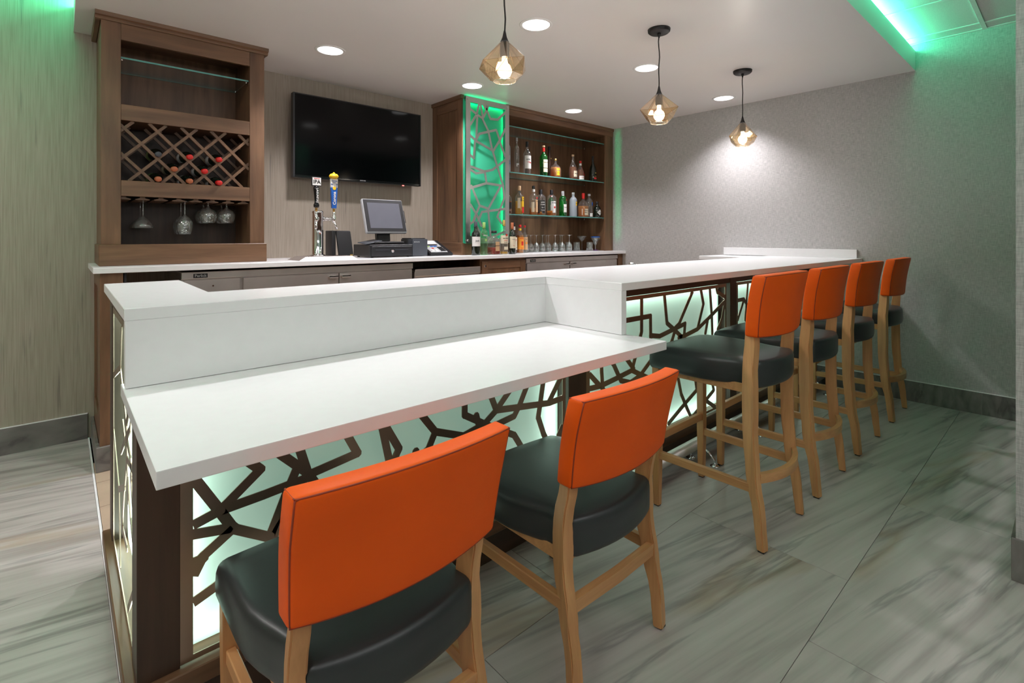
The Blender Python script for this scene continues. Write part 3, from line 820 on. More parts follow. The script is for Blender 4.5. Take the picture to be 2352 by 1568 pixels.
# ================================================================== CHAIRS
def make_chair(name, hs, prof, stool):
    """origin on the floor at the centre of the footprint, sitter faces +Y"""
    t = empty(name)
    y0 = -.25
    def leg_mesh(sx):
        bm = bmesh.new()
        ang = R(13)*sx
        cx = .2045*sx
        rings = []
        # dense samples through the profile for a smooth bow
        zs = []
        for i in range(len(prof)-1):
            for k in range(3): zs.append(prof[i][0]+(prof[i+1][0]-prof[i][0])*k/3)
        zs.append(prof[-1][0])
        def samp(z):
            for i in range(len(prof)-1):
                a, b_ = prof[i], prof[i+1]
                if a[0] <= z <= b_[0]+1e-6:
                    u = (z-a[0])/(b_[0]-a[0]); u = u*u*(3-2*u)
                    return a[1]+(b_[1]-a[1])*u, a[2]+(b_[2]-a[2])*u
            return prof[-1][1], prof[-1][2]
        for z in zs:
            yr, th = samp(z)
            w_ = .034
            ring = []
            for (a, b_) in ((-1, 0), (1, 0), (1, 1), (-1, 1)):
                lx, ly = a*w_/2, b_*th
                X = cx-.010*sx*min(1, max(0, z/(hs+.1)))+lx*math.cos(ang)-ly*math.sin(ang)
                Yv = y0+.004+yr+lx*math.sin(ang)*1.0+ly*math.cos(ang)
                ring.append(bm.verts.new((X, Yv, z+(.006 if z == 0 else 0))))
            rings.append(ring)
        for i in range(len(rings)-1):
            for k in range(4):
                bm.faces.new([rings[i][k], rings[i][(k+1) % 4], rings[i+1][(k+1) % 4], rings[i+1][k]])
        bm.faces.new(rings[0][::-1]); bm.faces.new(rings[-1])
        es = [e for e in bm.edges if abs(e.verts[0].co.z-e.verts[1].co.z) > .01]
        bmesh.ops.bevel(bm, geom=es, offset=.0035, segments=2, affect='EDGES')
        return bm
    for sx in (-1, 1):
        l = finish('rear_leg', leg_mesh(sx), M['beech'], t, 35)
        finish('glide', B(.204*sx-.013, .204*sx+.013, y0+.006, y0+.030, 0, .006), M['black'], l)
    zt = hs-.10
    for sx in (-1, 1):
        bm = bmesh.new()
        rings = []
        for z, w_ in ((.006, .028), (.25, .034), (zt, .036)):
            xc, yc = .205*sx, .232+.0*z
            rings.append([bm.verts.new((xc+a*w_/2, yc+b_*w_/2, z)) for a, b_ in ((-1, -1), (1, -1), (1, 1), (-1, 1))])
        for i in range(2):
            for k in range(4):
                bm.faces.new([rings[i][k], rings[i][(k+1) % 4], rings[i+1][(k+1) % 4], rings[i+1][k]])
        bm.faces.new(rings[0][::-1]); bm.faces.new(rings[-1])
        es = [e for e in bm.edges if abs(e.verts[0].co.z-e.verts[1].co.z) > .01]
        bmesh.ops.bevel(bm, geom=es, offset=.003, segments=2, affect='EDGES')
        l = finish('front_leg', bm, M['beech'], t, 35)
        finish('glide', B(.205*sx-.011, .205*sx+.011, .221, .243, 0, .006), M['black'], l)
    # stretchers
    zsd = .235 if stool else .247
    for sx in (-1, 1):
        bm = bmesh.new()
        obox(bm, (.205*sx, .222, zsd), (.199*sx, y0+.04, zsd-.002), .022, .034, (0, 0, 1))
        bmesh.ops.bevel(bm, geom=bm.edges[:], offset=.0025, segments=1, affect='EDGES')
        finish('side_stretcher', bm, M['beech_y'], t)
    if stool:
        bm = bmesh.new()
        obox(bm, (-.19, .232, .312), (.19, .232, .312), .022, .036, (0, 0, 1))
        bmesh.ops.bevel(bm, geom=bm.edges[:], offset=.0025, segments=1, affect='EDGES')
        finish('front_stretcher', bm, M['beech_x'], t)
    bm = bmesh.new()
    sag = .050 if stool else .006
    n = 14 if stool else 2
    zr = .275 if stool else .245
    prev = None
    for i in range(n+1):
        u = -1+2*i/n
        x = .190*u; y = y0+.040-sag*(1-u*u)
        ring = [bm.verts.new((x, y+dy, zr+dz)) for dy, dz in ((-.011, -.018), (.011, -.018), (.011, .018), (-.011, .018))]
        if prev:
            for k in range(4): bm.faces.new([prev[k], prev[(k+1) % 4], ring[(k+1) % 4], ring[k]])
        else: bm.faces.new(ring)
        prev = ring
    bm.faces.new(prev[::-1])
    finish('rear_stretcher', bm, M['beech_x'], t)
    # seat frame and cushion
    finish('seat_frame', B(-.19, .19, y0+.07, .235, hs-.135, hs-.098, .002), M['beech_x'], t)
    sh = .112
    D = .528
    def seat_def(p):
        u = p.x/.225; v = (p.y+D/2)/D          # v 0 rear .. 1 front
        q = min(1, max(0, (v-.16)/.40)); xs_ = .825+.190*q*q*(3-2*q)
        zc = p.z
        if zc > 0: zc += .007*(1-u*u)*math.sin(PI*min(1, max(0, v)))-.004*(max(0, v-.75)/.25)**2*4
        y = p.y
        if v < .35: y += (.040*u*u)*(1-v/.35)
        y += -.012*(u*u)*max(0, v-.7)/.3
        bulge = 1+.02*math.cos(PI*p.z/sh)
        return (p.x*xs_*bulge, y+(y0+D/2), zc+hs-sh/2)
    bm = bmesh.new()
    rbox(bm, .45, D, sh, .025, 10, 10, 3, seat_def)
    s = finish('seat', bm, M['black_vinyl'], t, 180)
    # stitched seam around the top of the cushion
    def ring_pts(zl, inset):
        pts = []
        hx, hy, r_ = .225-inset, D/2-inset, .03
        for (cx, cy, a0) in ((hx-r_, hy-r_, 0), (-hx+r_, hy-r_, 90), (-hx+r_, -hy+r_, 180), (hx-r_, -hy+r_, 270)):
            for k in range(5):
                a = R(a0+k*22.5); pts.append((cx+r_*math.cos(a), cy+r_*math.sin(a)))
        out = []
        for i, p in enumerate(pts):
            q = pts[(i+1) % len(pts)]
            for k in range(5):
                x = p[0]+(q[0]-p[0])*k/5; y = p[1]+(q[1]-p[1])*k/5
                out.append(seat_def(Vector((x, y, zl))))
        return out+[out[0]]
    # back pad
    zb0, zb1 = hs+.100, hs+.345
    H = zb1-zb0; W = .462; TH = .056
    def yr_at(z):
        for i in range(len(prof)-1):
            a, b_ = prof[i], prof[i+1]
            if a[0] <= z <= b_[0]:
                u = (z-a[0])/(b_[0]-a[0]); return a[1]+(b_[1]-a[1])*u
        a, b_ = prof[-2], prof[-1]
        return b_[1]+(b_[1]-a[1])/(b_[0]-a[0])*(z-b_[0])
    def back_def(p):
        u = p.x/(W/2); z = p.z+(zb0+zb1)/2
        v = (p.z+H/2)/H
        xs_ = .965+.035*min(1, v*1.6)
        ya = yr_at(zb0)-.006; yb = yr_at(zb1)-.006
        y = y0+ya+(yb-ya)*v + .006*math.sin(PI*v) + (p.y+TH/2)
        y += -.034*(1-u*u) - .004
        z += .006*(1-u*u)*(1 if v > .5 else -1.2)*abs(2*v-1)
        return (p.x*xs_, y, z)
    bm = bmesh.new()
    rbox(bm, W, TH, H, .011, 14, 2, 6, back_def)
    bk = finish('backrest', bm, M['orange'], t, 180)
    # piping along the back face edges and across the side corners
    bm = bmesh.new()
    e = .0065
    hx, hz, hy = W/2-.0045, H/2-.0045, TH/2-.0035
    loop = []
    for k in range(15): loop.append((-hx+2*hx*k/14, hz))
    for k in range(1, 9): loop.append((hx, hz-2*hz*k/8))
    for k in range(1, 15): loop.append((hx-2*hx*k/14, -hz))
    for k in range(1, 9): loop.append((-hx, -hz+2*hz*k/8))
    tube(bm, [back_def(Vector((a, -hy, b_))) for a, b_ in loop], .0022, 6)
    for sx in (-1, 1):
        tube(bm, [back_def(Vector((sx*hx, -hy+2*hy*k/4, hz))) for k in range(5)], .0020, 6)
    finish('piping', bm, M['orange_seam'], bk)
    return t

CH = [(0, 0, .030), (.10, .004, .034), (.22, .022, .044), (.34, .040, .050), (.46, .042, .050), (.58, .022, .044), (.79, -.022, .030)]
ST = [(0, 0, .030), (.12, .008, .036), (.28, .030, .046), (.45, .040, .050), (.70, .042, .050), (.84, .036, .045), (1.06, .004, .030)]
ch = make_chair('dining_chair', .473, CH, False)
ch.location = (.503, 1.110, 0)
tag(ch, 'low chair with orange back and black seat nearest the viewer, at the counter\'s left', 'chair', 'chairs at the low counter')
c2 = copy_tree(ch); c2.location = (1.208, 1.110, 0)
tag(c2, 'low chair with orange back at the low counter\'s right end, beside the first stool', 'chair', 'chairs at the low counter')
st = make_chair('bar_stool', .735, ST, True)
SL = ['first orange backed bar stool beside the low counter, closest to the viewer', 'second orange backed bar stool along the raised bar, between first and third',
      'third orange backed bar stool along the raised bar, one before the wall end', 'last orange backed bar stool at the far end by the grey wall']
for i, x in enumerate((2.246, 2.862, 3.551, 4.306)):
    o = st if i == 0 else copy_tree(st)
    o.location = (x, 1.05, 0)
    o.rotation_euler = (0, 0, R((0, .6, -.5, .8)[i]))
    tag(o, SL[i], 'stool', 'bar stools at the raised bar')

# ================================================================== BACK BAR
ZK = 1.067
kc = tag(finish('back_counter', B(.122, WALLX-.001, 3.385, WALLY-.001, ZK-.030, ZK, .0015), M['quartz'], None, None, (.122, 3.385, ZK-.03)),
         'long white quartz back counter along the rear wall under the television', 'counter')
YF = 3.44
endc = empty('end_cabinet', (.150, YF, 0), 0, 'dark wood end panel cabinet under the left end of the back counter', 'cabinet')
wpart('front_post', B(.150, .247, YF-.035, YF+.03, .12, ZK-.031, .001), M['dark_wood'], endc)
wpart('side_frame', B(.150, .170, YF+.0305, YF+.09, .12, ZK-.031, .001), M['dark_wood'], endc)
wpart('side_frame', B(.150, .170, WALLY-.075, WALLY-.001, .12, ZK-.031, .001), M['dark_wood'], endc)
wpart('side_rail', B(.150, .170, YF+.091, WALLY-.076, .95, ZK-.031, .001), M['dark_wood_y'], endc)
wpart('side_rail', B(.150, .170, YF+.091, WALLY-.076, .12, .26, .001), M['dark_wood_y'], endc)
wpart('side_panel', B(.160, .172, YF+.091, WALLY-.076, .26, .95), M['dark_wood'], endc)
wpart('base_tile', B(.134, .252, YF-.048, YF+.03, 0, .13, .002), M['base_tile'], endc)
wpart('base_tile', B(.134, .149, YF+.031, WALLY-.014, 0, .13, .002), M['base_tile'], endc)
wpart('inner_panel', B(.252, .262, YF-.03, WALLY-.001, 0, ZK-.031), M['void_shade'], endc)

def cooler(x0, x1, ztop, label, grille_left, doors, text_x):
    t = empty('back_bar_cooler', (x0, YF, 0), 0, label, 'cooler')
    wpart('body', B(x0, x1, YF+.012, WALLY-.05, .10, ztop), M['steel'], t)
    wpart('top_strip', B(x0, x1, YF-.010, YF+.0115, ztop-.040, ztop, .002), M['steel'], t)
    wpart('toe_panel', B(x0+.01, x1-.01, YF+.03, YF+.06, 0, .099), M['black'], t)
    gx0, gx1 = grille_left
    bm = bmesh.new()
    box(bm, gx0+.004, gx1-.004, YF-.006, YF+.011, .14, ztop-.047, .0015)
    g = wpart('grille_panel', bm, M['steel'], t)
    bm = bmesh.new()
    nsl = 3 if gx1-gx0 > .25 else 2
    pitch = (gx1-gx0-.05)/nsl
    for c in range(nsl):
        for r_ in range(12):
            z = ztop-.125-r_*.026
            xa = gx0+.025+c*pitch
            box(bm, xa+.008, xa+pitch-.008, YF-.0075, YF-.004, z-.004, z+.005)
    off = t.location
    bmesh.ops.translate(bm, vec=-Vector(off), verts=bm.verts[:])
    finish('vent_slots', bm, M['black'], g)
    bm = bmesh.new(); cyl(bm, ((gx0+gx1)/2, YF-.0062, ztop-.085), ((gx0+gx1)/2, YF-.0095, ztop-.085), .005, None, 12)
    bmesh.ops.translate(bm, vec=-Vector(off), verts=bm.verts[:])
    finish('lock', bm, M['chrome'], g)
    for i, (a, b_, hside) in enumerate(doors):
        d = wpart('door', B(a+.004, b_-.004, YF-.012, YF+.011, .14, ztop-.047, .002), M['steel'], t)
        hx = b_-.075 if hside > 0 else a+.015
        bm = bmesh.new()
        box(bm, hx, hx+.062, YF-.034, YF-.0122, ztop-.070, ztop-.062, .001)
        box(bm, hx, hx+.062, YF-.034, YF-.031, ztop-.080, ztop-.062, .001)
        bmesh.ops.translate(bm, vec=-Vector(off), verts=bm.verts[:])
        finish('door_pull', bm, M['steel'], d)
    pl = wpart('name_plate', B(text_x-.036, text_x+.036, YF-.0125, YF-.0102, ztop-.034, ztop-.010), M['black'], t)
    tb = text_bm('Perlick', .022, .0004, True)
    bmesh.ops.transform(tb, matrix=Matrix.Translation((text_x, YF-.0130, ztop-.022)) @ Matrix.Rotation(PI/2, 4, 'X'), verts=tb.verts[:])
    bmesh.ops.translate(tb, vec=-Vector(off), verts=tb.verts[:])
    finish('lettering', tb, M['light_grey'], pl)
    return t
cooler(.515, 2.035, 1.022, 'long stainless steel back bar cooler under the wine rack and television', (.525, .825), [(.835, 1.445, 1), (1.445, 2.030, -1)], .61)
cooler(3.245, 4.655, 1.022, 'stainless steel back bar cooler under the liquor shelves, right of wood cabinet', (4.44, 4.65), [(3.25, 3.850, 1), (3.855, 4.440, -1)], 3.33)
t = empty('ice_bin', (2.06, YF, 0), 0, 'stainless steel under counter bin with open dark shelf space above it', 'ice bin')
wpart('body', B(2.055, 2.700, YF, WALLY-.05, .0, .955, .003), M['steel'], t)
wpart('lid_edge', B(2.055, 2.700, YF-.012, YF-.0005, .915, .972, .004), M['steel'], t)
t = empty('wood_cabinet', (2.712, YF, 0), 0, 'small dark wood cabinet with one shaker door between the coolers', 'cabinet')
wpart('carcass', B(2.706, 3.238, YF+.005, WALLY-.05, .10, ZK-.031), M['dark_wood'], t)
wpart('toe_panel', B(2.72, 3.23, YF+.04, YF+.07, 0, .099), M['black'], t)
d = empty('door', (0, 0, 0)); d.parent = t
bm = bmesh.new()
z0, z1, a, b_ = .13, ZK-.055, 2.714, 3.230
box(bm, a, a+.065, YF-.015, YF+.004, z0, z1, .001)
bmesh.ops.translate(bm, vec=-Vector(t.location), verts=bm.verts[:]); finish('stile', bm, M['dark_wood'], d)
bm = B(b_-.065, b_, YF-.015, YF+.004, z0, z1, .001)
bmesh.ops.translate(bm, vec=-Vector(t.location), verts=bm.verts[:]); finish('stile', bm, M['dark_wood'], d)
bm = bmesh.new()
box(bm, a+.0655, b_-.0655, YF-.015, YF+.004, z1-.065, z1, .001)
bmesh.ops.translate(bm, vec=-Vector(t.location), verts=bm.verts[:]); finish('rail', bm, M['dark_wood_x'], d)
bm = B(a+.0655, b_-.0655, YF-.015, YF+.004, z0, z0+.065, .001)
bmesh.ops.translate(bm, vec=-Vector(t.location), verts=bm.verts[:]); finish('rail', bm, M['dark_wood_x'], d)
bm = B(a+.06, b_-.06, YF-.006, YF+.003, z0+.06, z1-.06)
bmesh.ops.translate(bm, vec=-Vector(t.location), verts=bm.verts[:]); finish('panel', bm, M['dark_wood'], d)
bm = bmesh.new(); cyl(bm, (a+.032, YF-.0155, z1-.04), (a+.032, YF-.024, z1-.04), .012, .010, 16)
bmesh.ops.translate(bm, vec=-Vector(t.location), verts=bm.verts[:]); finish('cam_lock', bm, M['chrome'], d)
t = empty('end_filler', (4.66, YF, 0), 0, 'narrow dark wood end panel between the far cooler and the right wall', 'panel')
wpart('board', B(4.662, WALLX-.001, YF-.01, WALLY-.05, 0, ZK-.031, .001), M['dark_wood'], t)
wpart('edge_strip', B(4.662, 4.672, YF-.014, YF-.0105, 0, ZK-.031), M['dark_wood'], t)

# ------------------------------------------------------------------ wine cabinet
YC = 3.57     # face frame plane
wc = empty('wine_cabinet', (.154, YC, ZK), 0, 'tall dark wood wine cabinet with diamond rack standing on the back counter', 'cabinet')
CX0, CX1 = .162, .998
wpart('base_board', B(.152, 1.008, YC-.022, YC+.02, ZK+.0005, 1.186, .003), M['dark_wood_x'], wc)
wpart('base_side', B(.152, .170, YC+.0205, WALLY-.001, ZK+.0005, 1.186, .003), M['dark_wood_y'], wc)
wpart('stile', B(CX0, .249, YC-.001, YC+.019, 1.1865, 2.425, .001), M['dark_wood'], wc)
wpart('stile', B(.911, CX1, YC-.001, YC+.019, 1.1865, 2.425, .001), M['dark_wood'], wc)
wpart('top_rail', B(.2495, .9105, YC, YC+.019, 2.335, 2.425, .001), M['dark_wood_x'], wc)
wpart('middle_rail', B(.2495, .9105, YC, YC+.019, 1.886, 1.974, .001), M['dark_wood_x'], wc)
wpart('lower_rail', B(.2495, .9105, YC, YC+.019, 1.459, 1.547, .001), M['dark_wood_x'], wc)
bm = bmesh.new()
prism(bm, [(YC-.001, 2.425), (YC-.010, 2.425), (YC-.014, 2.432), (YC-.014, 2.440), (YC-.028, 2.444), (YC-.030, 2.4645), (YC+.02, 2.4645), (YC+.02, 2.425)], CX0-.026, CX1+.020, 0, 'X')
wpart('crown_front', bm, M['dark_wood_x'], wc)
wpart('crown_side', B(CX0-.026, CX0-.0005, YC+.0205, WALLY-.001, 2.425, 2.4645, .003), M['dark_wood_y'], wc)
wpart('crown_side', B(CX1+.0005, CX1+.020, YC+.0205, WALLY-.001, 2.425, 2.4645, .003), M['dark_wood_y'], wc)
wpart('side_panel', B(CX0, CX0+.019, YC+.0195, WALLY-.001, 1.1865, 2.464), M['dark_wood'], wc)
wpart('side_panel', B(CX1-.019, CX1, YC+.0195, WALLY-.001, ZK+.0005, 2.464), M['dark_wood'], wc)
wpart('lining', B(.229, .248, YC+.0195, 3.94, 1.1, 2.44), M['dark_wood'], wc)
wpart('lining', B(.912, .931, YC+.0195, 3.94, 1.1, 2.44), M['dark_wood'], wc)
wpart('back_board', B(CX0+.02, CX1-.02, 3.94, 3.95, ZK+.001, 1.90), M['deep_wood'], wc)  # darker stain puts the shade of the lower interior into the colour
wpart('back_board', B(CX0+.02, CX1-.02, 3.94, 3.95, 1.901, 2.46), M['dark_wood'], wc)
wpart('ceiling_board', B(.2485, .9115, YC+.0195, 3.939, 2.40, 2.42), M['dark_wood_x'], wc)
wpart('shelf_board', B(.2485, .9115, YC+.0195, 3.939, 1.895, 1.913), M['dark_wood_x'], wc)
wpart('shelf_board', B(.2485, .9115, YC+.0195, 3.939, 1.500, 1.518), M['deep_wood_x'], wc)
# diamond rack: two frames of slats, node pitch .1565 x .1590
PX, PZ = .1567, .1590
NX0, NZ0 = .4220, 1.6850
rx0, rx1, rz0, rz1 = .2475, .9125, 1.5465, 1.8865
for (ya, yb) in ((YC+.021, YC+.040), (YC+.225, YC+.240)):
    for sgn in (1, -1):
        for k in range(-6, 8):
            xa = NX0+k*PX-4*PX; za = NZ0-sgn*4*PZ
            xb = NX0+k*PX+4*PX; zb = NZ0+sgn*4*PZ
            sg = clip_seg((xa, za), (xb, zb), rx0, rx1, rz0, rz1)
            if not sg or math.dist(sg[0], sg[1]) < .03: continue
            bm = bmesh.new()
            ym = (ya+yb)/2+(.0012 if sgn > 0 else -.0012)
            obox(bm, (sg[0][0], ym, sg[0][1]), (sg[1][0], ym, sg[1][1]), .0160, yb-ya, (0, 1, 0))
            wpart('rack_slat', bm, M['dark_wood'], wc)
for k in range(8):
    x = .262+k*.0885
    bm = bmesh.new()
    pts = [(x-.012, 1.459), (x+.012, 1.459), (x+.012, 1.452), (x+.034, 1.446), (x+.034, 1.442), (x-.034, 1.442), (x-.034, 1.446), (x-.012, 1.452)]
    pts = [(max(.2497, min(.9103, a_)), b__) for a_, b__ in pts]
    prism(bm, pts, YC+.030, 3.93, 0, 'Y')
    wpart('stemware_rail', bm, M['dark_wood_y'], wc)
for z in (2.2405,):
    for (x, y) in ((.256, YC+.05), (.904, YC+.05), (.256, 3.90), (.904, 3.90)):
        bm = bmesh.new(); cyl(bm, (x-.007 if x < .5 else x+.007, y, z-.006), (x+.006 if x < .5 else x-.006, y, z-.006), .004, None, 10)
        wpart('shelf_pin', bm, M['chrome'], wc)

def glass_shelf(x0, x1, y0, y1, z, label, group=None):
    t = empty('glass_shelf', (x0, y0, z), 0, label, 'shelf', group)
    wpart('pane', B(x0, x1, y0+.002, y1-.002, z-.0095, z), M['shelf_glass'], t)
    wpart('front_edge', B(x0, x1, y0, y0+.0019, z-.0095, z), M['shelf_edge'], t)
    wpart('rear_edge', B(x0, x1, y1-.0019, y1, z-.0095, z), M['shelf_edge'], t)
    return t
glass_shelf(.2505, .9095, YC+.024, 3.935, 2.246, 'empty clear glass shelf in the top of the wine cabinet')

# ------------------------------------------------------------------ liquor cabinet
YL = 3.56
LX0, LX1 = 2.600, WALLX-.001
lc = empty('liquor_cabinet', (LX0, YL, ZK), 0, 'wide dark wood liquor display cabinet with open glass shelves on the back counter', 'cabinet')
wpart('side_base', B(LX0-.008, LX0+.02, YL-.006, WALLY-.001, ZK+.0005, 1.175, .003), M['dark_wood_y'], lc)
wpart('side_stile', B(LX0, LX0+.02, YL, YL+.075, 1.1755, 2.43, .001), M['dark_wood'], lc)
wpart('side_stile', B(LX0, LX0+.02, WALLY-.075, WALLY-.001, 1.1755, 2.43, .001), M['dark_wood'], lc)
wpart('side_rail', B(LX0, LX0+.02, YL+.0755, WALLY-.0755, 2.35, 2.43, .001), M['dark_wood_y'], lc)
wpart('side_rail', B(LX0, LX0+.02, YL+.0755, WALLY-.0755, 1.1755, 1.19, .001), M['dark_wood_y'], lc)
wpart('side_panel', B(LX0+.008, LX0+.018, YL+.0755, WALLY-.0755, 1.19, 2.35), M['dark_wood'], lc)
wpart('crown_side', B(LX0-.016, LX0+.02, YL-.004, WALLY-.001, 2.4305, 2.4645, .003), M['dark_wood_y'], lc)
wpart('front_board', B(LX0+.0205, 3.118, YL+.001, YL+.019, ZK+.0005, 2.43), M['dark_wood'], lc)
wpart('stile', B(4.598, 4.722, YL, YL+.019, ZK+.0005, 2.372, .0015), M['dark_wood'], lc)
wpart('filler', B(4.7225, LX1, YL+.006, YL+.019, ZK+.0005, 2.372), M['dark_wood'], lc)
wpart('top_rail', B(3.1185, LX1, YL, YL+.019, 2.3725, 2.43, .0015), M['dark_wood_x'], lc)
bm = bmesh.new()
prism(bm, [(YL-.001, 2.43), (YL-.006, 2.43), (YL-.010, 2.438), (YL-.010, 2.4645), (YL+.02, 2.4645), (YL+.02, 2.43)], 3.104, LX1, 0, 'X')
wpart('crown_front', bm, M['dark_wood_x'], lc)
wpart('divider', B(3.10, 3.118, YL+.0195, 3.949, ZK+.0005, 2.42), M['dark_wood'], lc)
wpart('inner_side', B(4.655, 4.672, YL+.0195, 3.949, ZK+.0005, 2.42), M['dark_wood'], lc)
wpart('back_board', B(LX0+.02, LX1, 3.95, 3.96, ZK+.001, 2.46), M['dark_wood'], lc)
wpart('ceiling_board', B(3.1185, 4.6545, YL+.0195, 3.949, 2.373, 2.42), M['dark_wood_x'], lc)
shelves = [(2.283, 'empty top glass shelf above the liquor bottles'), (1.845, 'glass shelf carrying the tall upper row of liquor bottles'), (1.443, 'glass shelf carrying the crowded middle row of liquor bottles')]
for z, lb in shelves:
    glass_shelf(3.120, 4.6535, YL+.024, 3.945, z, lb, 'glass shelves in the liquor cabinet')
    for (x, y) in ((4.645, YL+.06), (4.645, 3.90)):
        bm = bmesh.new(); cyl(bm, (x+.010, y, z-.0145), (x-.012, y, z-.0145), .0048, None, 10)
        wpart('shelf_pin', bm, M['chrome'], lc)

# green backlit lattice standing off the cabinet front
YG = 3.515
gl = empty('backlit_panel', (2.600, YG, 1.1), 0, 'brushed steel lattice panel glowing green on the liquor cabinet front', 'light panel', None)
bm = bmesh.new()
lattice(bm, GREEN_BARS, 'Y', YG, .003, (2.606, 3.104, 1.170, 2.446), (2.655, 3.056, 1.215, 2.400), .0215)
wpart('steel_lattice', bm, M['screen_steel'], gl)
wpart('glow_board', B(2.608, 3.102, YL-.006, YL-.0005, 1.168, 2.428), M['green_panel'], gl)
for (x, z) in ((2.628, 2.420), (3.080, 2.420), (2.628, 1.195), (3.080, 1.195)):
    bm = bmesh.new()
    cyl(bm, (x, YG-.0016, z), (x, YG-.011, z), .0095, None, 18)
    cyl(bm, (x, YG+.0016, z), (x, YL-.0065, z), .007, None, 12)
    wpart('standoff_bolt', bm, M['steel'], gl)
yg = YL-.020
line_light('green_tape', (2.648, yg, 1.19), (2.648, yg, 2.41), (1, .12, 0), .008, .50, GREEN)
line_light('green_tape', (3.064, yg, 1.19), (3.064, yg, 2.41), (-1, .12, 0), .008, .50, GREEN)
line_light('green_tape', (2.67, yg, 2.405), (3.04, yg, 2.405), (0, .3, -1), .008, .25, GREEN)
line_light('green_tape', (2.62, yg+.004, 2.435), (3.09, yg+.004, 2.435), (0, 0, 1), .008, .12, GREEN)
line_light('green_tape', (3.100, YG+.020, 1.19), (3.100, YG+.020, 2.43), (1, -.024, 0), .016, .10, GREEN, 5)  # added narrow beam, draws the green edge leak on the right wall

# ------------------------------------------------------------------ television
tv = empty('television', (1.291, 3.90, 1.68), 0, 'large switched off flat television on the striped wall', 'television')
wpart('casing', B(1.290, 2.392, 3.895, 3.945, 1.675, 2.312, .006, seg=2), M['black'], tv)
wpart('screen', B(1.303, 2.380, 3.8925, 3.8949, 1.694, 2.302), M['tv_screen'], tv)
wpart('chin', B(1.303, 2.380, 3.8915, 3.8949, 1.680, 1.692, .001), M['gloss_black'], tv)
wpart('mount', B(1.62, 2.06, 3.9455, 4.029, 1.85, 2.12), M['black'], tv)
wpart('standby_light', B(2.205, 2.222, 3.894, 3.900, 1.668, 1.6748), M['led_red'], tv)
tb = text_bm('SAMSUNG', .011, .0003, True)
bmesh.ops.transform(tb, matrix=Matrix.Translation((1.84, 3.8910, 1.686)) @ Matrix.Rotation(PI/2, 4, 'X'), verts=tb.verts[:])
wpart('lettering', tb, M['light_grey'], tv)

# ------------------------------------------------------------------ beer tower and taps
TXc, TYc = 1.355, 3.585
tr = empty('drip_tray', (1.20, 3.47, ZK), 0, 'stainless steel drip tray with sloped sides under the beer tower', 'drip tray')
bm = bmesh.new()
lo = [(1.185, 3.455), (1.595, 3.455), (1.595, 3.70), (1.185, 3.70)]
hi = [(1.235, 3.480), (1.565, 3.480), (1.565, 3.685), (1.235, 3.685)]
a = [bm.verts.new((x, y, ZK+.0005)) for x, y in lo]; b_ = [bm.verts.new((x, y, ZK+.024)) for x, y in hi]
for k in range(4): bm.faces.new([a[k], a[(k+1) % 4], b_[(k+1) % 4], b_[k]])
bm.faces.new(a[::-1]); bm.faces.new(b_)
wpart('tray', bm, M['steel'], tr)
bm = bmesh.new()
for k in range(22):
    x = 1.248+k*.0145
    box(bm, x, x+.006, 3.490, 3.675, ZK+.0241, ZK+.0262)
wpart('grid', bm, M['steel'], tr)
bt = empty('beer_tower', (TXc, TYc, ZK+.026), 0, 'polished chrome column beer tower with two faucets', 'beer tower')
bm = bmesh.new()
lathe(bm, [(0, 0), (.052, 0), (.052, .006), (.040, .010), (.038, .014), (.038, .300), (.040, .303), (.040, .312), (.036, .318), (0, .319)], 40)
finish('column', bm, M['chrome'], bt)
for (dx, dy) in ((-.028, -.05), (.105, -.030)):
    bm = bmesh.new()
    s = math.hypot(dx, dy); ux, uy = dx/s, dy/s
    cyl(bm, (ux*.030, uy*.030, .262), (dx*.92, dy*.92, .262), .012, .0105, 16)
    cyl(bm, (ux*.036, uy*.036, .262), (ux*.046, uy*.046, .262), .018, .016, 16)
    bm2 = bm
    lathe_c = (dx, dy)
    lathe(bm, [(0, .236), (.010, .238), (.0125, .262), (.011, .285), (.0065, .292), (.009, .300), (.008, .312), (0, .313)], 16, c=lathe_c)
    cyl(bm, (dx, dy, .250), (dx+ux*.022, dy+uy*.022, .190), .0085, .0065, 14)
    finish('faucet', bm, M['chrome'], bt)
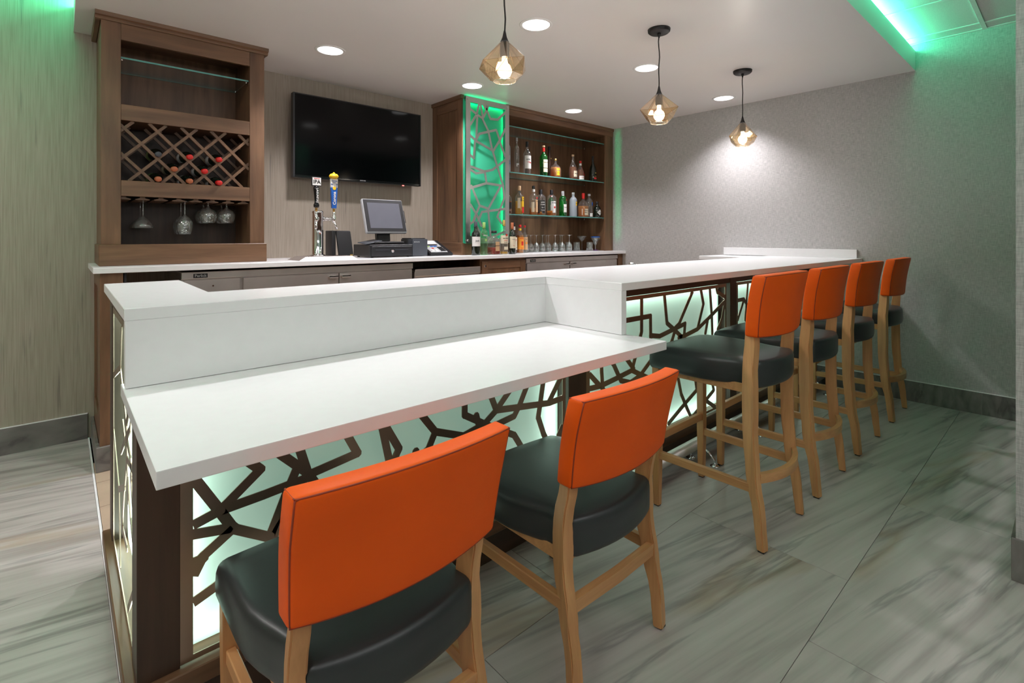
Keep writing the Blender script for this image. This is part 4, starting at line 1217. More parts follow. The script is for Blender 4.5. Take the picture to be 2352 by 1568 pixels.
# tap handles: screwed on, but they are swapped for each beer
def tap_handle(x, y, z, label, kind):
    t = empty('tap_handle', (x, y, z), 0, label, 'tap handle', 'tap handles on the beer tower')
    bm = bmesh.new(); lathe(bm, [(0, 0), (.006, 0), (.0085, .008), (.0085, .022), (.010, .026), (0, .027)], 14)
    finish('ferrule', bm, M['brass'], t)
    if kind == 'corona':
        bm = bmesh.new()
        # flared blade
        lv = [(.026, .016), (.10, .020), (.175, .0235), (.237, .0265)]
        rings = []
        for zz, hw in lv: rings.append([bm.verts.new((sx*hw, sy*.009, zz)) for sx, sy in ((-1, -1), (1, -1), (1, 1), (-1, 1))])
        for i in range(3):
            for k in range(4):
                f = bm.faces.new([rings[i][k], rings[i][(k+1) % 4], rings[i+1][(k+1) % 4], rings[i+1][k]])
                f.material_index = 1 if i == 2 else 0
        bm.faces.new(rings[0][::-1]); f = bm.faces.new(rings[-1]); f.material_index = 1
        finish('paddle', bm, [M['blue'], M['white']], t)
        bm = bmesh.new(); lathe(bm, [(0, .237), (.020, .237), (.029, .246), (.034, .254), (.031, .262), (.022, .270), (.010, .276), (.004, .284), (0, .286)], 20)
        for k in range(9):
            a = 2*PI*k/9
            cyl(bm, (.031*math.cos(a), .031*math.sin(a), .254), (.020*math.cos(a), .020*math.sin(a), .272), .0042, .003, 8)
        finish('crown', bm, M['yellow'], t)
        bm = bmesh.new(); cyl(bm, (0, -.0092, .170), (0, -.0105, .170), .0125, None, 20)
        finish('sun_disc', bm, M['yellow'], t)
        tb = text_bm('Corona', .030, .0004, True)
        bmesh.ops.transform(tb, matrix=Matrix.Translation((.001, -.0100, .098)) @ Matrix.Rotation(-PI/2, 4, 'Y') @ Matrix.Rotation(PI/2, 4, 'X'), verts=tb.verts[:])
        finish('lettering', tb, M['white'], t)
        tb = text_bm('Corona', .0135, .0004, True)
        bmesh.ops.transform(tb, matrix=Matrix.Translation((0, -.0100, .222)) @ Matrix.Rotation(PI/2, 4, 'X'), verts=tb.verts[:])
        t2 = text_bm('Extra', .009, .0004, True)
        bmesh.ops.transform(t2, matrix=Matrix.Translation((0, -.0100, .210)) @ Matrix.Rotation(PI/2, 4, 'X'), verts=t2.verts[:])
        finish('lettering', tb, M['blue'], t); finish('lettering', t2, M['blue'], t)
        bm = bmesh.new()
        for sx in (-1, 1):
            obox(bm, (sx*.017, -.0096, .175), (sx*.018, -.0096, .196), .0025, .001, (0, 1, 0))
            for q in range(4): obox(bm, (sx*.018, -.0098, .197), (sx*.018+.008*math.cos(q*1.05), -.0098, .197+.006*math.sin(q*1.05-.3)), .0022, .001, (0, 1, 0))
        finish('palm_print', bm, M['blue'], t)
    else:
        bm = bmesh.new()
        lathe(bm, [(0, .026), (.016, .026), (.019, .035), (.019, .048), (.014, .056), (.012, .075), (.015, .11), (.019, .145), (.020, .165), (.014, .175), (0, .176)], 20)
        finish('grip', bm, M['gloss_black'], t)
        finish('badge', B(-.033, .033, -.008, .008, .176, .238, .003), M['black'], t)
        finish('badge_face', B(-.029, .029, -.0095, -.0081, .181, .234), M['white'], t)
        tb = text_bm('IPA', .036, .0004, True)
        bmesh.ops.transform(tb, matrix=Matrix.Translation((0, -.0100, .204)) @ Matrix.Rotation(PI/2, 4, 'X'), verts=tb.verts[:])
        finish('lettering', tb, M['black_ink'], t)
        tb = text_bm('AMERICAN', .0085, .0004, True)
        bmesh.ops.transform(tb, matrix=Matrix.Translation((0, -.0100, .2275)) @ Matrix.Rotation(PI/2, 4, 'X'), verts=tb.verts[:])
        finish('lettering', tb, M['red'], t)
        tb = text_bm('LAGUNITAS', .019, .0004, True)
        bmesh.ops.transform(tb, matrix=Matrix.Translation((0, -.0206, .110)) @ Matrix.Rotation(PI/2, 4, 'Y') @ Matrix.Rotation(PI/2, 4, 'X'), verts=tb.verts[:])
        finish('lettering', tb, M['white'], t)
tap_handle(TXc-.028, TYc-.05, ZK+.339, 'black turned tap handle with a square white IPA badge', 'ipa')
tap_handle(TXc+.105, TYc-.030, ZK+.339, 'blue and white tap handle topped by a yellow crown', 'corona')

# ------------------------------------------------------------------ check presenters and till
for k, (x, lean) in enumerate(((1.447, .0), (1.463, .004), (1.479, .008), (1.497, .020))):
    lab = ['black leather bill folder standing upright, leftmost of four', 'black leather bill folder, second from the left of four', 'black leather bill folder, third from the left of four',
           'black leather bill folder with its broad cover to the room, front of four'][k]
    t = empty('bill_folder', (x, 3.60, ZK), 0, lab, 'bill folder', 'bill folders beside the cash drawer')
    if k < 3:
        bm = bmesh.new()
        rbox(bm, .013, .125, .205, .005, 1, 2, 2, lambda p, L=lean: (p.x-L*(p.z+.1)*1.2, p.y+.02*k, p.z+.103))
        finish('cover', bm, M['black'], t, 180)
        finish('pages', B(-.0035, .0035, -.058+.02*k, .055+.02*k, .006, .198), M['black_ink'], t)
    else:
        bm = bmesh.new()
        rbox(bm, .112, .016, .205, .006, 2, 1, 2, lambda p: (p.x+.062-.014*(p.z+.1)/.2, p.y-.032+.03*(p.z+.1)/.2, p.z+.103))
        finish('cover', bm, M['black'], t, 180)
        finish('foil_stamp', B(.086, .107, -.0425, -.0405, .014, .032), M['gold'], t)
dr = empty('cash_drawer', (1.70, 3.57, ZK), 0, 'low black steel cash drawer under the touch screen till', 'cash drawer')
x0, x1, y0, y1 = 1.745, 2.118, 3.565, 3.86
wpart('housing', B(x0, x1, y0+.008, y1, ZK+.008, ZK+.100, .004), M['black'], dr)
wpart('drawer_front', B(x0+.012, x1-.012, y0, y0+.0078, ZK+.014, ZK+.088, .003), M['black'], dr)
wpart('groove', B(x0+.045, x0+.165, y0-.0012, y0-.0001, ZK+.058, ZK+.062), M['grey_plastic'], dr)
wpart('groove', B(x1-.165, x1-.045, y0-.0012, y0-.0001, ZK+.058, ZK+.062), M['grey_plastic'], dr)
bm = bmesh.new(); cyl(bm, ((x0+x1)/2, y0-.0001, ZK+.048), ((x0+x1)/2, y0-.007, ZK+.048), .011, None, 18)
wpart('lock', bm, M['chrome'], dr)
for xx in (x0+.03, x1-.03):
    for yy in (y0+.03, y1-.03):
        bm = bmesh.new(); cyl(bm, (xx, yy, ZK), (xx, yy, ZK+.0085), .010, None, 10); wpart('foot', bm, M['black'], dr)
po = empty('till_terminal', (1.93, 3.70, ZK+.100), 0, 'tilted touch screen till with grey display on the cash drawer', 'till')
bm = bmesh.new(); rbox(bm, .26, .20, .022, .008, 2, 2, 1, lambda p: (p.x, p.y, p.z+.012)); finish('foot_plate', bm, M['black'], po, 180)
bm = bmesh.new(); obox(bm, (0, .02, .02), (.0, .035, .16), .115, .045, (0, 1, 0)); bmesh.ops.bevel(bm, geom=bm.edges[:], offset=.006, segments=2, affect='EDGES'); finish('neck', bm, M['black'], po)
hd = empty('display', (0.0, -.045, .088)); hd.parent = po; hd.rotation_euler = (R(-19), 0, 0)
bm = bmesh.new(); rbox(bm, .352, .034, .285, .008, 2, 1, 2, lambda p: (p.x, p.y, p.z+.142)); finish('silver_shell', bm, M['light_grey'], hd, 180)
finish('bezel', B(-.170, .170, -.0192, -.0172, .008, .277, .0008), M['black'], hd)
finish('screen', B(-.140, .140, -.0203, -.0193, .036, .250), M['lcd'], hd)
finish('card_reader', B(.177, .190, -.004, .016, .09, .20, .004), M['black'], hd)
kb = tag(finish('papers', B(-.075, .075, -.055, .055, 0, .006, .001), M['grey_plastic'], None, None, None), 'thin dark tray tipped over the left edge of the cash drawer', 'tray')
kb.location = (1.790, 3.66, ZK+.118); kb.rotation_euler = (R(6), R(-9), R(8))
pr = empty('receipt_printer', (2.19, 3.66, ZK), 0, 'boxy dark grey receipt printer right of the cash drawer', 'printer')
wpart('casing', B(2.126, 2.268, 3.59, 3.78, ZK+.003, ZK+.142, .006, seg=2), M['grey_plastic'], pr)
wpart('lid', B(2.130, 2.264, 3.62, 3.775, ZK+.1422, ZK+.150, .003), M['black'], pr)
wpart('paper_slot', B(2.14, 2.254, 3.598, 3.612, ZK+.142, ZK+.1435), M['black_ink'], pr)
tb = text_bm('BIXOLON', .012, .0003, True)
bmesh.ops.transform(tb, matrix=Matrix.Translation((2.165, 3.5896, ZK+.118)) @ Matrix.Rotation(PI/2, 4, 'X'), verts=tb.verts[:])
wpart('lettering', tb, M['light_grey'], pr)
ct = empty('card_terminal', (2.40, 3.62, ZK), 0, 'sloping grey desk terminal with key pads beside the wooden cabinet', 'card terminal')
bm = bmesh.new()
prism(bm, [(3.575, ZK+.001), (3.575, ZK+.020), (3.82, ZK+.128), (3.83, ZK+.118), (3.83, ZK+.001)], 2.285, 2.515, 0, 'X')
bmesh.ops.bevel(bm, geom=bm.edges[:], offset=.004, segments=2, affect='EDGES')
wpart('casing', bm, M['black'], ct)
sl = math.atan2(.108, .245)
def onslope(x0, x1, v0, v1, h, m, nm):
    bm = B(x0, x1, v0, v1, 0, h)
    mt = Matrix.Translation((0, 3.575, ZK+.0205)) @ Matrix.Rotation(sl, 4, 'X')
    bmesh.ops.transform(bm, matrix=mt, verts=bm.verts[:])
    wpart(nm, bm, m, ct)
onslope(2.305, 2.470, .020, .255, .0035, M['light_grey'], 'face_plate')
onslope(2.330, 2.445, .150, .170, .0055, M['black'], 'display_strip')
onslope(2.320, 2.455, .185, .245, .0045, M['white'], 'paper_card')
for r_ in range(4):
    for c in range(3):
        onslope(2.415+c*.017, 2.428+c*.017, .035+r_*.022, .050+r_*.022, .008, M['black'], 'key')
for c in range(3): onslope(2.322+c*.036, 2.350+c*.036, .122, .140, .0065, M['blue'] if c else M['green_foil'], 'soft_key')
onslope(2.352, 2.372, .085, .098, .0068, M['red'], 'stop_key')
for r_ in range(3):
    for c in range(2): onslope(2.322+c*.040, 2.352+c*.040, .030+r_*.018, .040+r_*.018, .006, M['white'], 'menu_key')

# ------------------------------------------------------------------ bottles
def patch(bm, r, a0, a1, z0, z1, n=10, mi=0, sq=False):
    """curved label on a cylinder; angle measured from -Y towards +X"""
    ring = []
    for k in range(n+1):
        a = a0+(a1-a0)*k/n
        ring.append((bm.verts.new((r*math.sin(a), -r*math.cos(a), z0)), bm.verts.new((r*math.sin(a), -r*math.cos(a), z1))))
    for k in range(n):
        f = bm.faces.new([ring[k][0], ring[k+1][0], ring[k+1][1], ring[k][1]]); f.smooth = True; f.material_index = mi

def label_text(s, size, r, ac, z, mat, parent):
    tb = text_bm(s, size, .0002, True)
    for v in tb.verts:
        x, y, d = v.co
        a = ac + x/r
        rr = r+.0006+max(0, d)
        v.co = Vector((rr*math.sin(a), -rr*math.cos(a), z+y))
    return finish('lettering', tb, mat, parent)

PROF = {
    # (r fraction, z fraction)
    'spirit': [(0, 0), (.93, 0), (1, .02), (1, .60), (.93, .655), (.62, .71), (.40, .755), (.34, .80), (.32, .93)],
    'tall':   [(0, 0), (.93, 0), (1, .02), (1, .66), (.92, .71), (.55, .765), (.40, .80), (.36, .93)],
    'wine':   [(0, 0), (.94, 0), (1, .015), (1, .60), (.94, .655), (.62, .71), (.42, .745), (.38, .80), (.37, .99)],
    'cognac': [(0, 0), (.93, 0), (1, .03), (1, .30), (.94, .45), (.72, .57), (.46, .66), (.33, .74), (.28, .97)],
    'squat':  [(0, 0), (.90, 0), (1, .04), (1, .42), (.94, .52), (.66, .64), (.36, .71), (.25, .76), (.24, .90)],
    'slender': [(0, 0), (.95, 0), (1, .02), (.92, .35), (.66, .62), (.48, .78), (.42, .92)],
    'shortneck': [(0, 0), (.93, 0), (1, .03), (1, .66), (.95, .72), (.70, .78), (.38, .82), (.34, .93)],
    'jar':    [(0, 0), (.95, 0), (1, .04), (1, .50), (.92, .60), (.60, .70), (.34, .76), (.34, .86)],
}
def make_bottle(x, y, z, r, h, label, shape='spirit', glass='bottle_clear', liq=None, fill=.6, cap='black', cap_r=.0, cap_h=.09, sq=0,
                lab=None, texts=(), group=None, yaw=-.35, neckband=None, dot=None, lay=False, extra=None):
    t = empty('bottle', (x, y, z), 0, label, 'bottle', group)
    pr_ = PROF[shape]
    prof = [(a*r, b_*h) for a, b_ in pr_]
    bm = bmesh.new()
    top = prof[-1]
    lathe(bm, prof+[(top[0]*.98, top[1]+.002), (0, top[1]+.002)], 28, 0, sq)
    finish('glass', bm, M[glass], t)
    if liq:
        bm = bmesh.new()
        k = .93
        zf = fill*h
        lp = [(0, .006), (prof[1][0]*k, .006), (prof[2][0]*k, .012)]
        for i in range(2, len(prof)-1):
            (r0, z0), (r1, z1) = prof[i], prof[i+1]
            if z1 < zf: lp.append((r1*k, z1))
            else:
                u = (zf-z0)/(z1-z0) if z1 > z0 else 0
                if u > 0: lp.append(((r0+(r1-r0)*u)*k, zf))
                break
        lp.append((0, lp[-1][1]))
        lathe(bm, lp, 24, 0, sq)
        finish('liquid', bm, M[liq], t)
    nr = top[0]
    cr = max(cap_r*r, nr*1.12) if cap_r else nr*1.14
    zc0 = h*(1-cap_h)
    bm = bmesh.new()
    lathe(bm, [(0, zc0), (cr, zc0), (cr*1.02, zc0+.2*(h-zc0)), (cr*.98, h-.0015), (cr*.9, h), (0, h)], 20)
    finish('cap', bm, M[cap], t)
    if neckband:
        m_, a0, a1 = neckband
        bm = bmesh.new()
        zz0, zz1 = a0*h, a1*h
        def rad(zz):
            for i in range(len(prof)-1):
                if prof[i][1] <= zz <= prof[i+1][1]:
                    u = (zz-prof[i][1])/max(1e-6, prof[i+1][1]-prof[i][1]); return prof[i][0]+(prof[i+1][0]-prof[i][0])*u
            return prof[-1][0]
        lathe(bm, [(rad(zz0)+.0012, zz0), (rad((zz0+zz1)/2)+.0012, (zz0+zz1)/2), (rad(zz1)+.0012, zz1)], 20)
        finish('neck_label', bm, M[m_], t)
    rl = r*1.012 if not sq else r*1.03
    flat = sq > .5
    for (m_, z0, z1, half, ac) in (lab or ()):
        bm = bmesh.new()
        if flat:
            wdt = min(half, .95)*r*.82
            box(bm, -wdt, wdt, -r*1.005-.0012, -r*1.005+.0004, z0*h, z1*h)
        else:
            patch(bm, rl+.0008, yaw+ac-half, yaw+ac+half, z0*h, z1*h)
        finish('label', bm, M[m_], t)
    for (s, size, zf_, m_, ac) in texts:
        if flat:
            tb = text_bm(s, size*r, .0002, True)
            bmesh.ops.transform(tb, matrix=Matrix.Translation((0, -r*1.005-.0018, zf_*h)) @ Matrix.Rotation(PI/2, 4, 'X'), verts=tb.verts[:])
            finish('lettering', tb, M[m_], t)
        else:
            label_text(s, size*r, rl+.0012, yaw+ac, zf_*h, M[m_], t)
    if dot:
        m_, zf_, rr, ac = dot
        a = yaw+ac
        c = Vector(((rl+.001)*math.sin(a), -(rl+.001)*math.cos(a), zf_*h)); nrm = Vector((math.sin(a), -math.cos(a), 0))
        bm = bmesh.new(); cyl(bm, c-nrm*.002, c+nrm*.0018, rr*r, None, 16)
        finish('seal', bm, M[m_], t)
    return t
G1 = 'bottles on the upper liquor shelf'; G2 = 'bottles on the middle liquor shelf'; G3 = 'bottles standing on the back counter'
Z1, Z2 = 1.8452, 1.4432
mb = make_bottle
mb(3.205, 3.660, Z1, .0342, .355, 'frosted vodka bottle with blue cap, leftmost on the upper shelf', 'tall', 'bottle_frost', cap='blue', cap_h=.16, texts=[('GREY', .45, .28, 'blue', 0), ('GOOSE', .45, .235, 'blue', 0)], lab=[('light_grey', .34, .46, .6, 0)], group=G1)
mb(3.290, 3.612, Z1, .0245, .340, 'slim clear bottle with silver cap, second on the upper shelf', 'tall', 'bottle_clear', cap='light_grey', cap_h=.10, group=G1, lab=[('light_grey', .22, .26, .5, 0)])
mb(3.434, 3.620, Z1, .0390, .320, 'clear vodka bottle with tall white label and black cap, upper shelf', 'spirit', 'bottle_clear', cap='black', cap_h=.16, lab=[('white', .16, .56, 1.0, 0)], texts=[('KETEL', .42, .44, 'black_ink', 0), ('ONE', .42, .36, 'red', .1)], dot=('red', .34, .16, .55), group=G1)
mb(3.512, 3.690, Z1, .0300, .265, 'dark amber whisky bottle with slanted gold label behind the white labelled one', 'shortneck', 'bottle_clear', 'liq_brown', .72, cap='black', cap_h=.14, lab=[('black_ink', .40, .60, 1.0, 0), ('gold', .36, .395, 1.0, 0)], group=G1)
mb(3.668, 3.622, Z1, .0400, .309, 'green scotch bottle with cream label and red neck, upper shelf', 'spirit', 'bottle_green', 'wine_glass_dark', .30, cap='cork', cap_h=.05, neckband=('red', .80, .93), lab=[('cream', .26, .53, .75, .3), ('cream', .12, .24, .75, .3)], texts=[('GLENLIVET', .26, .44, 'black_ink', .3)], group=G1)
mb(3.895, 3.760, Z1, .0310, .345, 'tall tapering dark brown bottle behind the round amber one', 'slender', 'brown_dark', cap='matte_black', cap_r=.5, cap_h=.10, group=G1, dot=('gold', .62, .2, .2))
mb(3.896, 3.670, Z1, .0520, .205, 'short round whisky bottle with yellow shield label, upper shelf', 'squat', 'bottle_clear', 'liq_amber', .55, cap='gold', cap_h=.10, sq=.35, lab=[('yellow', .12, .48, .36, .1)], texts=[('CROWN', .22, .36, 'blue', .1), ('ROYAL', .2, .25, 'red', .1)], group=G1)
mb(4.139, 3.640, Z1, .0450, .270, 'dark cognac bottle with a cream label and cork stopper, upper shelf', 'cognac', 'bottle_clear', 'liq_brown', .50, cap='cork', cap_h=.07, lab=[('cream', .10, .34, .72, .45)], texts=[('Hennessy', .30, .23, 'black_ink', .45)], group=G1)
t = mb(4.262, 3.640, Z1, .0400, .215, 'brown liqueur bottle with red ribbon and wax cap, upper shelf', 'cognac', 'bottle_clear', 'liq_brown', .55, cap='red', cap_h=.12, lab=[('white', .03, .22, .9, .1)], texts=[('Grand Marnier', .20, .14, 'red', .1)], neckband=('white', .76, .86), group=G1)
bm = bmesh.new(); tube(bm, [(.004, -.016, .150), (.008, -.024, .12), (.012, -.033, .09), (.018, -.040, .06), (.030, -.037, .05)], .0022, 6); finish('ribbon', bm, M['red'], t)
mb(4.476, 3.640, Z1, .0420, .290, 'dark green cognac bottle with red label, alone at the upper shelf right', 'cognac', 'wine_glass_dark', cap='black', cap_h=.22, lab=[('red', .09, .16, .5, .3)], texts=[('REMY', .32, .20, 'gold', .3)], dot=('gold', .33, .17, .3), group=G1)

mb(3.205, 3.640, Z2, .0320, .247, 'brown liquor bottle with dark cap, leftmost on the middle shelf', 'spirit', 'bottle_clear', 'liq_brown', .5, cap='black', cap_h=.12, lab=[('black_ink', .22, .46, .9, .3)], group=G2)
mb(3.348, 3.640, Z2, .0440, .280, 'gold tequila bottle with tall yellow label and wooden stopper, middle shelf', 'spirit', 'bottle_clear', 'liq_gold', .47, cap='cork', cap_r=.36, cap_h=.16, lab=[('yellow', .27, .62, .48, .75), ('red', .06, .26, .48, .75), ('cream', .22, .58, .30, -.45)], texts=[('Jose', .30, .56, 'black_ink', .75), ('Cuervo', .32, .49, 'black_ink', .75)], group=G2)
mb(3.440, 3.730, Z2, .0260, .248, 'dark bottle with white label hidden behind the gold tequila', 'spirit', 'brown_dark', cap='black', cap_h=.14, lab=[('white', .15, .52, .9, .3)], group=G2)
mb(3.552, 3.650, Z2, .0425, .296, 'spiced rum bottle with tan picture label and black cap, middle shelf', 'spirit', 'bottle_clear', 'liq_amber', .25, cap='black', cap_h=.10, lab=[('tan', .10, .52, .46, .6), ('cream', .10, .44, .36, -.55)], dot=('red', .58, .22, .5), texts=[('Sailor', .26, .47, 'black_ink', .6)], neckband=('white', .80, .88), group=G2)
mb(3.640, 3.632, Z2, .0410, .262, 'square whiskey bottle with large black label, middle shelf', 'shortneck', 'bottle_clear', 'liq_amber', .14, cap='black', cap_h=.22, sq=.5, lab=[('black_ink', .08, .58, 1.15, 0)], texts=[('JACK', .42, .50, 'white', .1), ("DANIEL'S", .32, .41, 'white', .1), ('No. 7', .34, .30, 'white', .1), ('Tennessee', .26, .20, 'white', .1)], group=G2)
mb(3.738, 3.740, Z2, .0270, .258, 'slim dark bottle standing behind two square whiskeys', 'tall', 'brown_dark', cap='black', cap_h=.14, group=G2)
mb(3.826, 3.660, Z2, .0430, .272, 'bourbon bottle with white label and red seal, middle shelf', 'shortneck', 'bottle_clear', 'liq_amber', .20, cap='black', cap_h=.20, sq=.45, lab=[('white', .12, .56, .85, .25)], texts=[('JIM BEAM', .34, .50, 'black_ink', .25)], dot=('red', .33, .24, .35), group=G2)
mb(3.905, 3.745, Z2, .0330, .268, 'green whiskey bottle with red cap behind the bourbon', 'spirit', 'bottle_green', cap='red', cap_h=.26, lab=[('cream', .14, .46, .8, .2)], texts=[('JAMESON', .26, .36, 'black_ink', .2)], group=G2)
mb(4.010, 3.670, Z2, .0410, .270, 'bright green gin bottle with white label and red seal, middle shelf', 'shortneck', 'bottle_green', cap='light_grey', cap_h=.20, lab=[('white', .16, .48, .58, .35)], dot=('red', .645, .17, .80), texts=[('Tanqueray', .26, .36, 'black_ink', .35)], group=G2)
mb(4.100, 3.760, Z2, .0270, .228, 'small blue bottle between the green gin and clear citrus vodka', 'spirit', 'bottle_frost', 'blue', .5, cap='black', cap_h=.14, group=G2)
mb(4.180, 3.672, Z2, .0415, .266, 'clear vodka bottle with small yellow label, middle shelf', 'shortneck', 'bottle_frost', cap='light_grey', cap_h=.10, lab=[('yellow', .46, .62, .35, .55)], texts=[('CITRON', .22, .54, 'black_ink', .55)], group=G2)
mb(4.272, 3.760, Z2, .0290, .224, 'small amber bottle behind the red waxed bourbon', 'spirit', 'bottle_clear', 'liq_amber', .6, cap='cork', cap_h=.10, group=G2)
mb(4.345, 3.668, Z2, .0540, .268, 'square bourbon bottle dipped in red wax, middle shelf', 'squat', 'bottle_clear', 'liq_amber', .46, cap='red', cap_r=.30, cap_h=.24, sq=.4, lab=[('cream', .08, .34, .85, .05)], texts=[("Maker's", .30, .28, 'black_ink', .05), ('Mark', .30, .20, 'black_ink', .05)], group=G2)
mb(4.447, 3.668, Z2, .0400, .264, 'clear bottle with blue upper label, second from right on the middle shelf', 'shortneck', 'bottle_clear', cap='light_grey', cap_h=.08, lab=[('blue', .50, .64, .36, .6), ('white', .03, .18, .6, .3)], group=G2)
t = mb(4.559, 3.645, Z2, .0430, .183, 'squat black gin bottle with white diamond label, rightmost middle shelf', 'jar', 'wine_glass_dark', cap='black', cap_h=.16, group=G2)
bm = bmesh.new()
yw = -.10
rl = .0448
pts2 = [(-.034, 0), (0, .034), (.034, 0), (0, -.036)]
for sx in (0, 1):
    cols = []
    for k in range(7):
        xx = (-.034+.034*k/6) if sx == 0 else (.034*k/6)
        hh = .034*(1-abs(xx)/.034)
        a = yw+xx/rl
        cols.append((bm.verts.new((rl*math.sin(a), -rl*math.cos(a), .058+hh+.0003)), bm.verts.new((rl*math.sin(a), -rl*math.cos(a), .058-hh-.0003))))
    for k in range(6):
        f = bm.faces.new([cols[k][1], cols[k+1][1], cols[k+1][0], cols[k][0]]); f.smooth = True
finish('label', bm, M['white'], t)
label_text("HENDRICK'S", .0095, rl+.0004, yw, .058, M['black_ink'], t)

mb(2.664, 3.450, ZK, .0375, .292, 'red wine bottle with white script label, leftmost on the counter', 'wine', 'wine_glass_dark', cap='grey_plastic', cap_h=.18, lab=[('white', .27, .55, 1.35, .1)], texts=[('Josh', .55, .43, 'grey_plastic', .1)], group=G3)
mb(2.758, 3.455, ZK, .0325, .286, 'clear vodka bottle with pale green foil neck before the glowing panel', 'tall', 'bottle_lightgreen', cap='green_foil', cap_h=.20, texts=[('SMIRNOFF', .30, .60, 'white', .2)], lab=[('green_foil', .42, .50, .35, .3)], group=G3)
mb(2.868, 3.450, ZK, .0490, .215, 'square amaretto bottle with wide black stopper and tan label', 'jar', 'bottle_clear', 'liq_red', .30, cap='matte_black', cap_r=.50, cap_h=.11, sq=.7, lab=[('tan', .16, .54, .55, .2)], texts=[('DISARONNO', .20, .38, 'black_ink', .2)], group=G3)
mb(2.984, 3.450, ZK, .0375, .310, 'white rum bottle with cream label and round red emblem', 'spirit', 'bottle_clear', 'liq_gold', .08, cap='gold', cap_h=.17, lab=[('cream', .32, .56, 1.25, .1), ('cream', .14, .23, .6, .3)], dot=('red', .565, .26, .35), texts=[('BACARDI', .34, .47, 'black_ink', .15), ('SUPERIOR', .22, .405, 'red', .15), ('BLANCA', .22, .35, 'black_ink', .15)], group=G3)
mb(3.090, 3.455, ZK, .0315, .290, 'dark wine bottle with copper foil neck and cream label', 'wine', 'wine_glass_dark', cap='copper', cap_h=.22, lab=[('cream', .19, .56, 1.25, .1)], texts=[('Columbia', .26, .47, 'grey_plastic', .1), ('Crest', .24, .28, 'red', .1)], group=G3)
mb(3.240, 3.600, ZK, .0310, .296, 'dark whiskey bottle with black cap and large red seven', 'wine', 'brown_dark', cap='black', cap_h=.12, neckband=('white', .76, .87), lab=[('cream', .12, .52, 1.1, .2)], texts=[('7', 1.5, .40, 'red', .2), ("SEAGRAM'S", .26, .18, 'black_ink', .2)], group=G3)
t = mb(3.330, 3.610, ZK, .0365, .276, 'cinnamon whisky bottle with orange label and red cap', 'spirit', 'bottle_clear', 'liq_amber', .62, cap='red', cap_h=.10, neckband=('yellow', .80, .87), lab=[('orange_label', .14, .56, 1.2, .2)], texts=[('FIREBALL', .34, .52, 'red', .2), ('WHISKY', .26, .18, 'red', .2)], group=G3)
bm = bmesh.new()
patch(bm, .0384, yw-.25, yw+.35, .075, .115, 6); finish('flame_print', bm, M['red'], t)
mb(3.412, 3.630, ZK, .0280, .270, 'slim clear bottle with orange label and pale red cap beside the wine glasses', 'spirit', 'bottle_clear', cap='red', cap_h=.07, lab=[('tan', .12, .58, 1.0, .2)], dot=('orange_label', .36, .35, .2), texts=[("Tito's", .40, .50, 'black_ink', .2)], group=G3)

# wine bottles lying in the diamond rack
def lying(x, z, cap, label, labmat):
    t = mb(x, 3.0, 0, .0370, .300, label, 'wine', 'wine_glass_dark', cap=cap, cap_h=.20, lab=[(labmat, .22, .55, 1.3, 0)], group='wine bottles in the diamond rack', yaw=PI*.92)
    # neck resting on the front frame, body on the rear frame
    yf = YC+.030
    tilt = math.atan2(.0150, .19)
    L = Vector((0, -math.cos(tilt), -math.sin(tilt)))
    zneck = z+.0273
    # point at neck station .248 from base is at yf
    base_ = Vector((x, yf, zneck))-L*.252
    t.location = base_
    t.rotation_euler = L.to_track_quat('Z', 'X').to_euler()
    return t
n = lambda i, j: (NX0+i*PX/2, NZ0+j*PZ/2)
for (i, j, cp, lb, lm) in ((0, 0, 'grey_plastic', 'wine bottle with grey foil in the rack, top left of the eight', 'green_foil'), (2, 0, 'red', 'red capped wine bottle in the upper row of the rack, middle one', 'white'),
                           (4, 0, 'red', 'red capped wine bottle in the upper row of the rack, right one', 'white'), (1, -1, 'copper', 'copper capped wine bottle in the middle row of the rack, left one', 'cream'),
                           (3, -1, 'red', 'red capped wine bottle in the middle row of the rack, right one', 'white'), (0, -2, 'copper', 'copper capped wine bottle in the bottom row of the rack, left one', 'green_foil'),
                           (2, -2, 'copper', 'copper capped wine bottle in the bottom row of the rack, middle one', 'white'), (4, -2, 'red', 'red capped wine bottle in the bottom row of the rack, right one', 'white')):
    x, z = n(i, j)
    lying(x, z+(.014 if j == -2 else 0), cp, lb, lm)

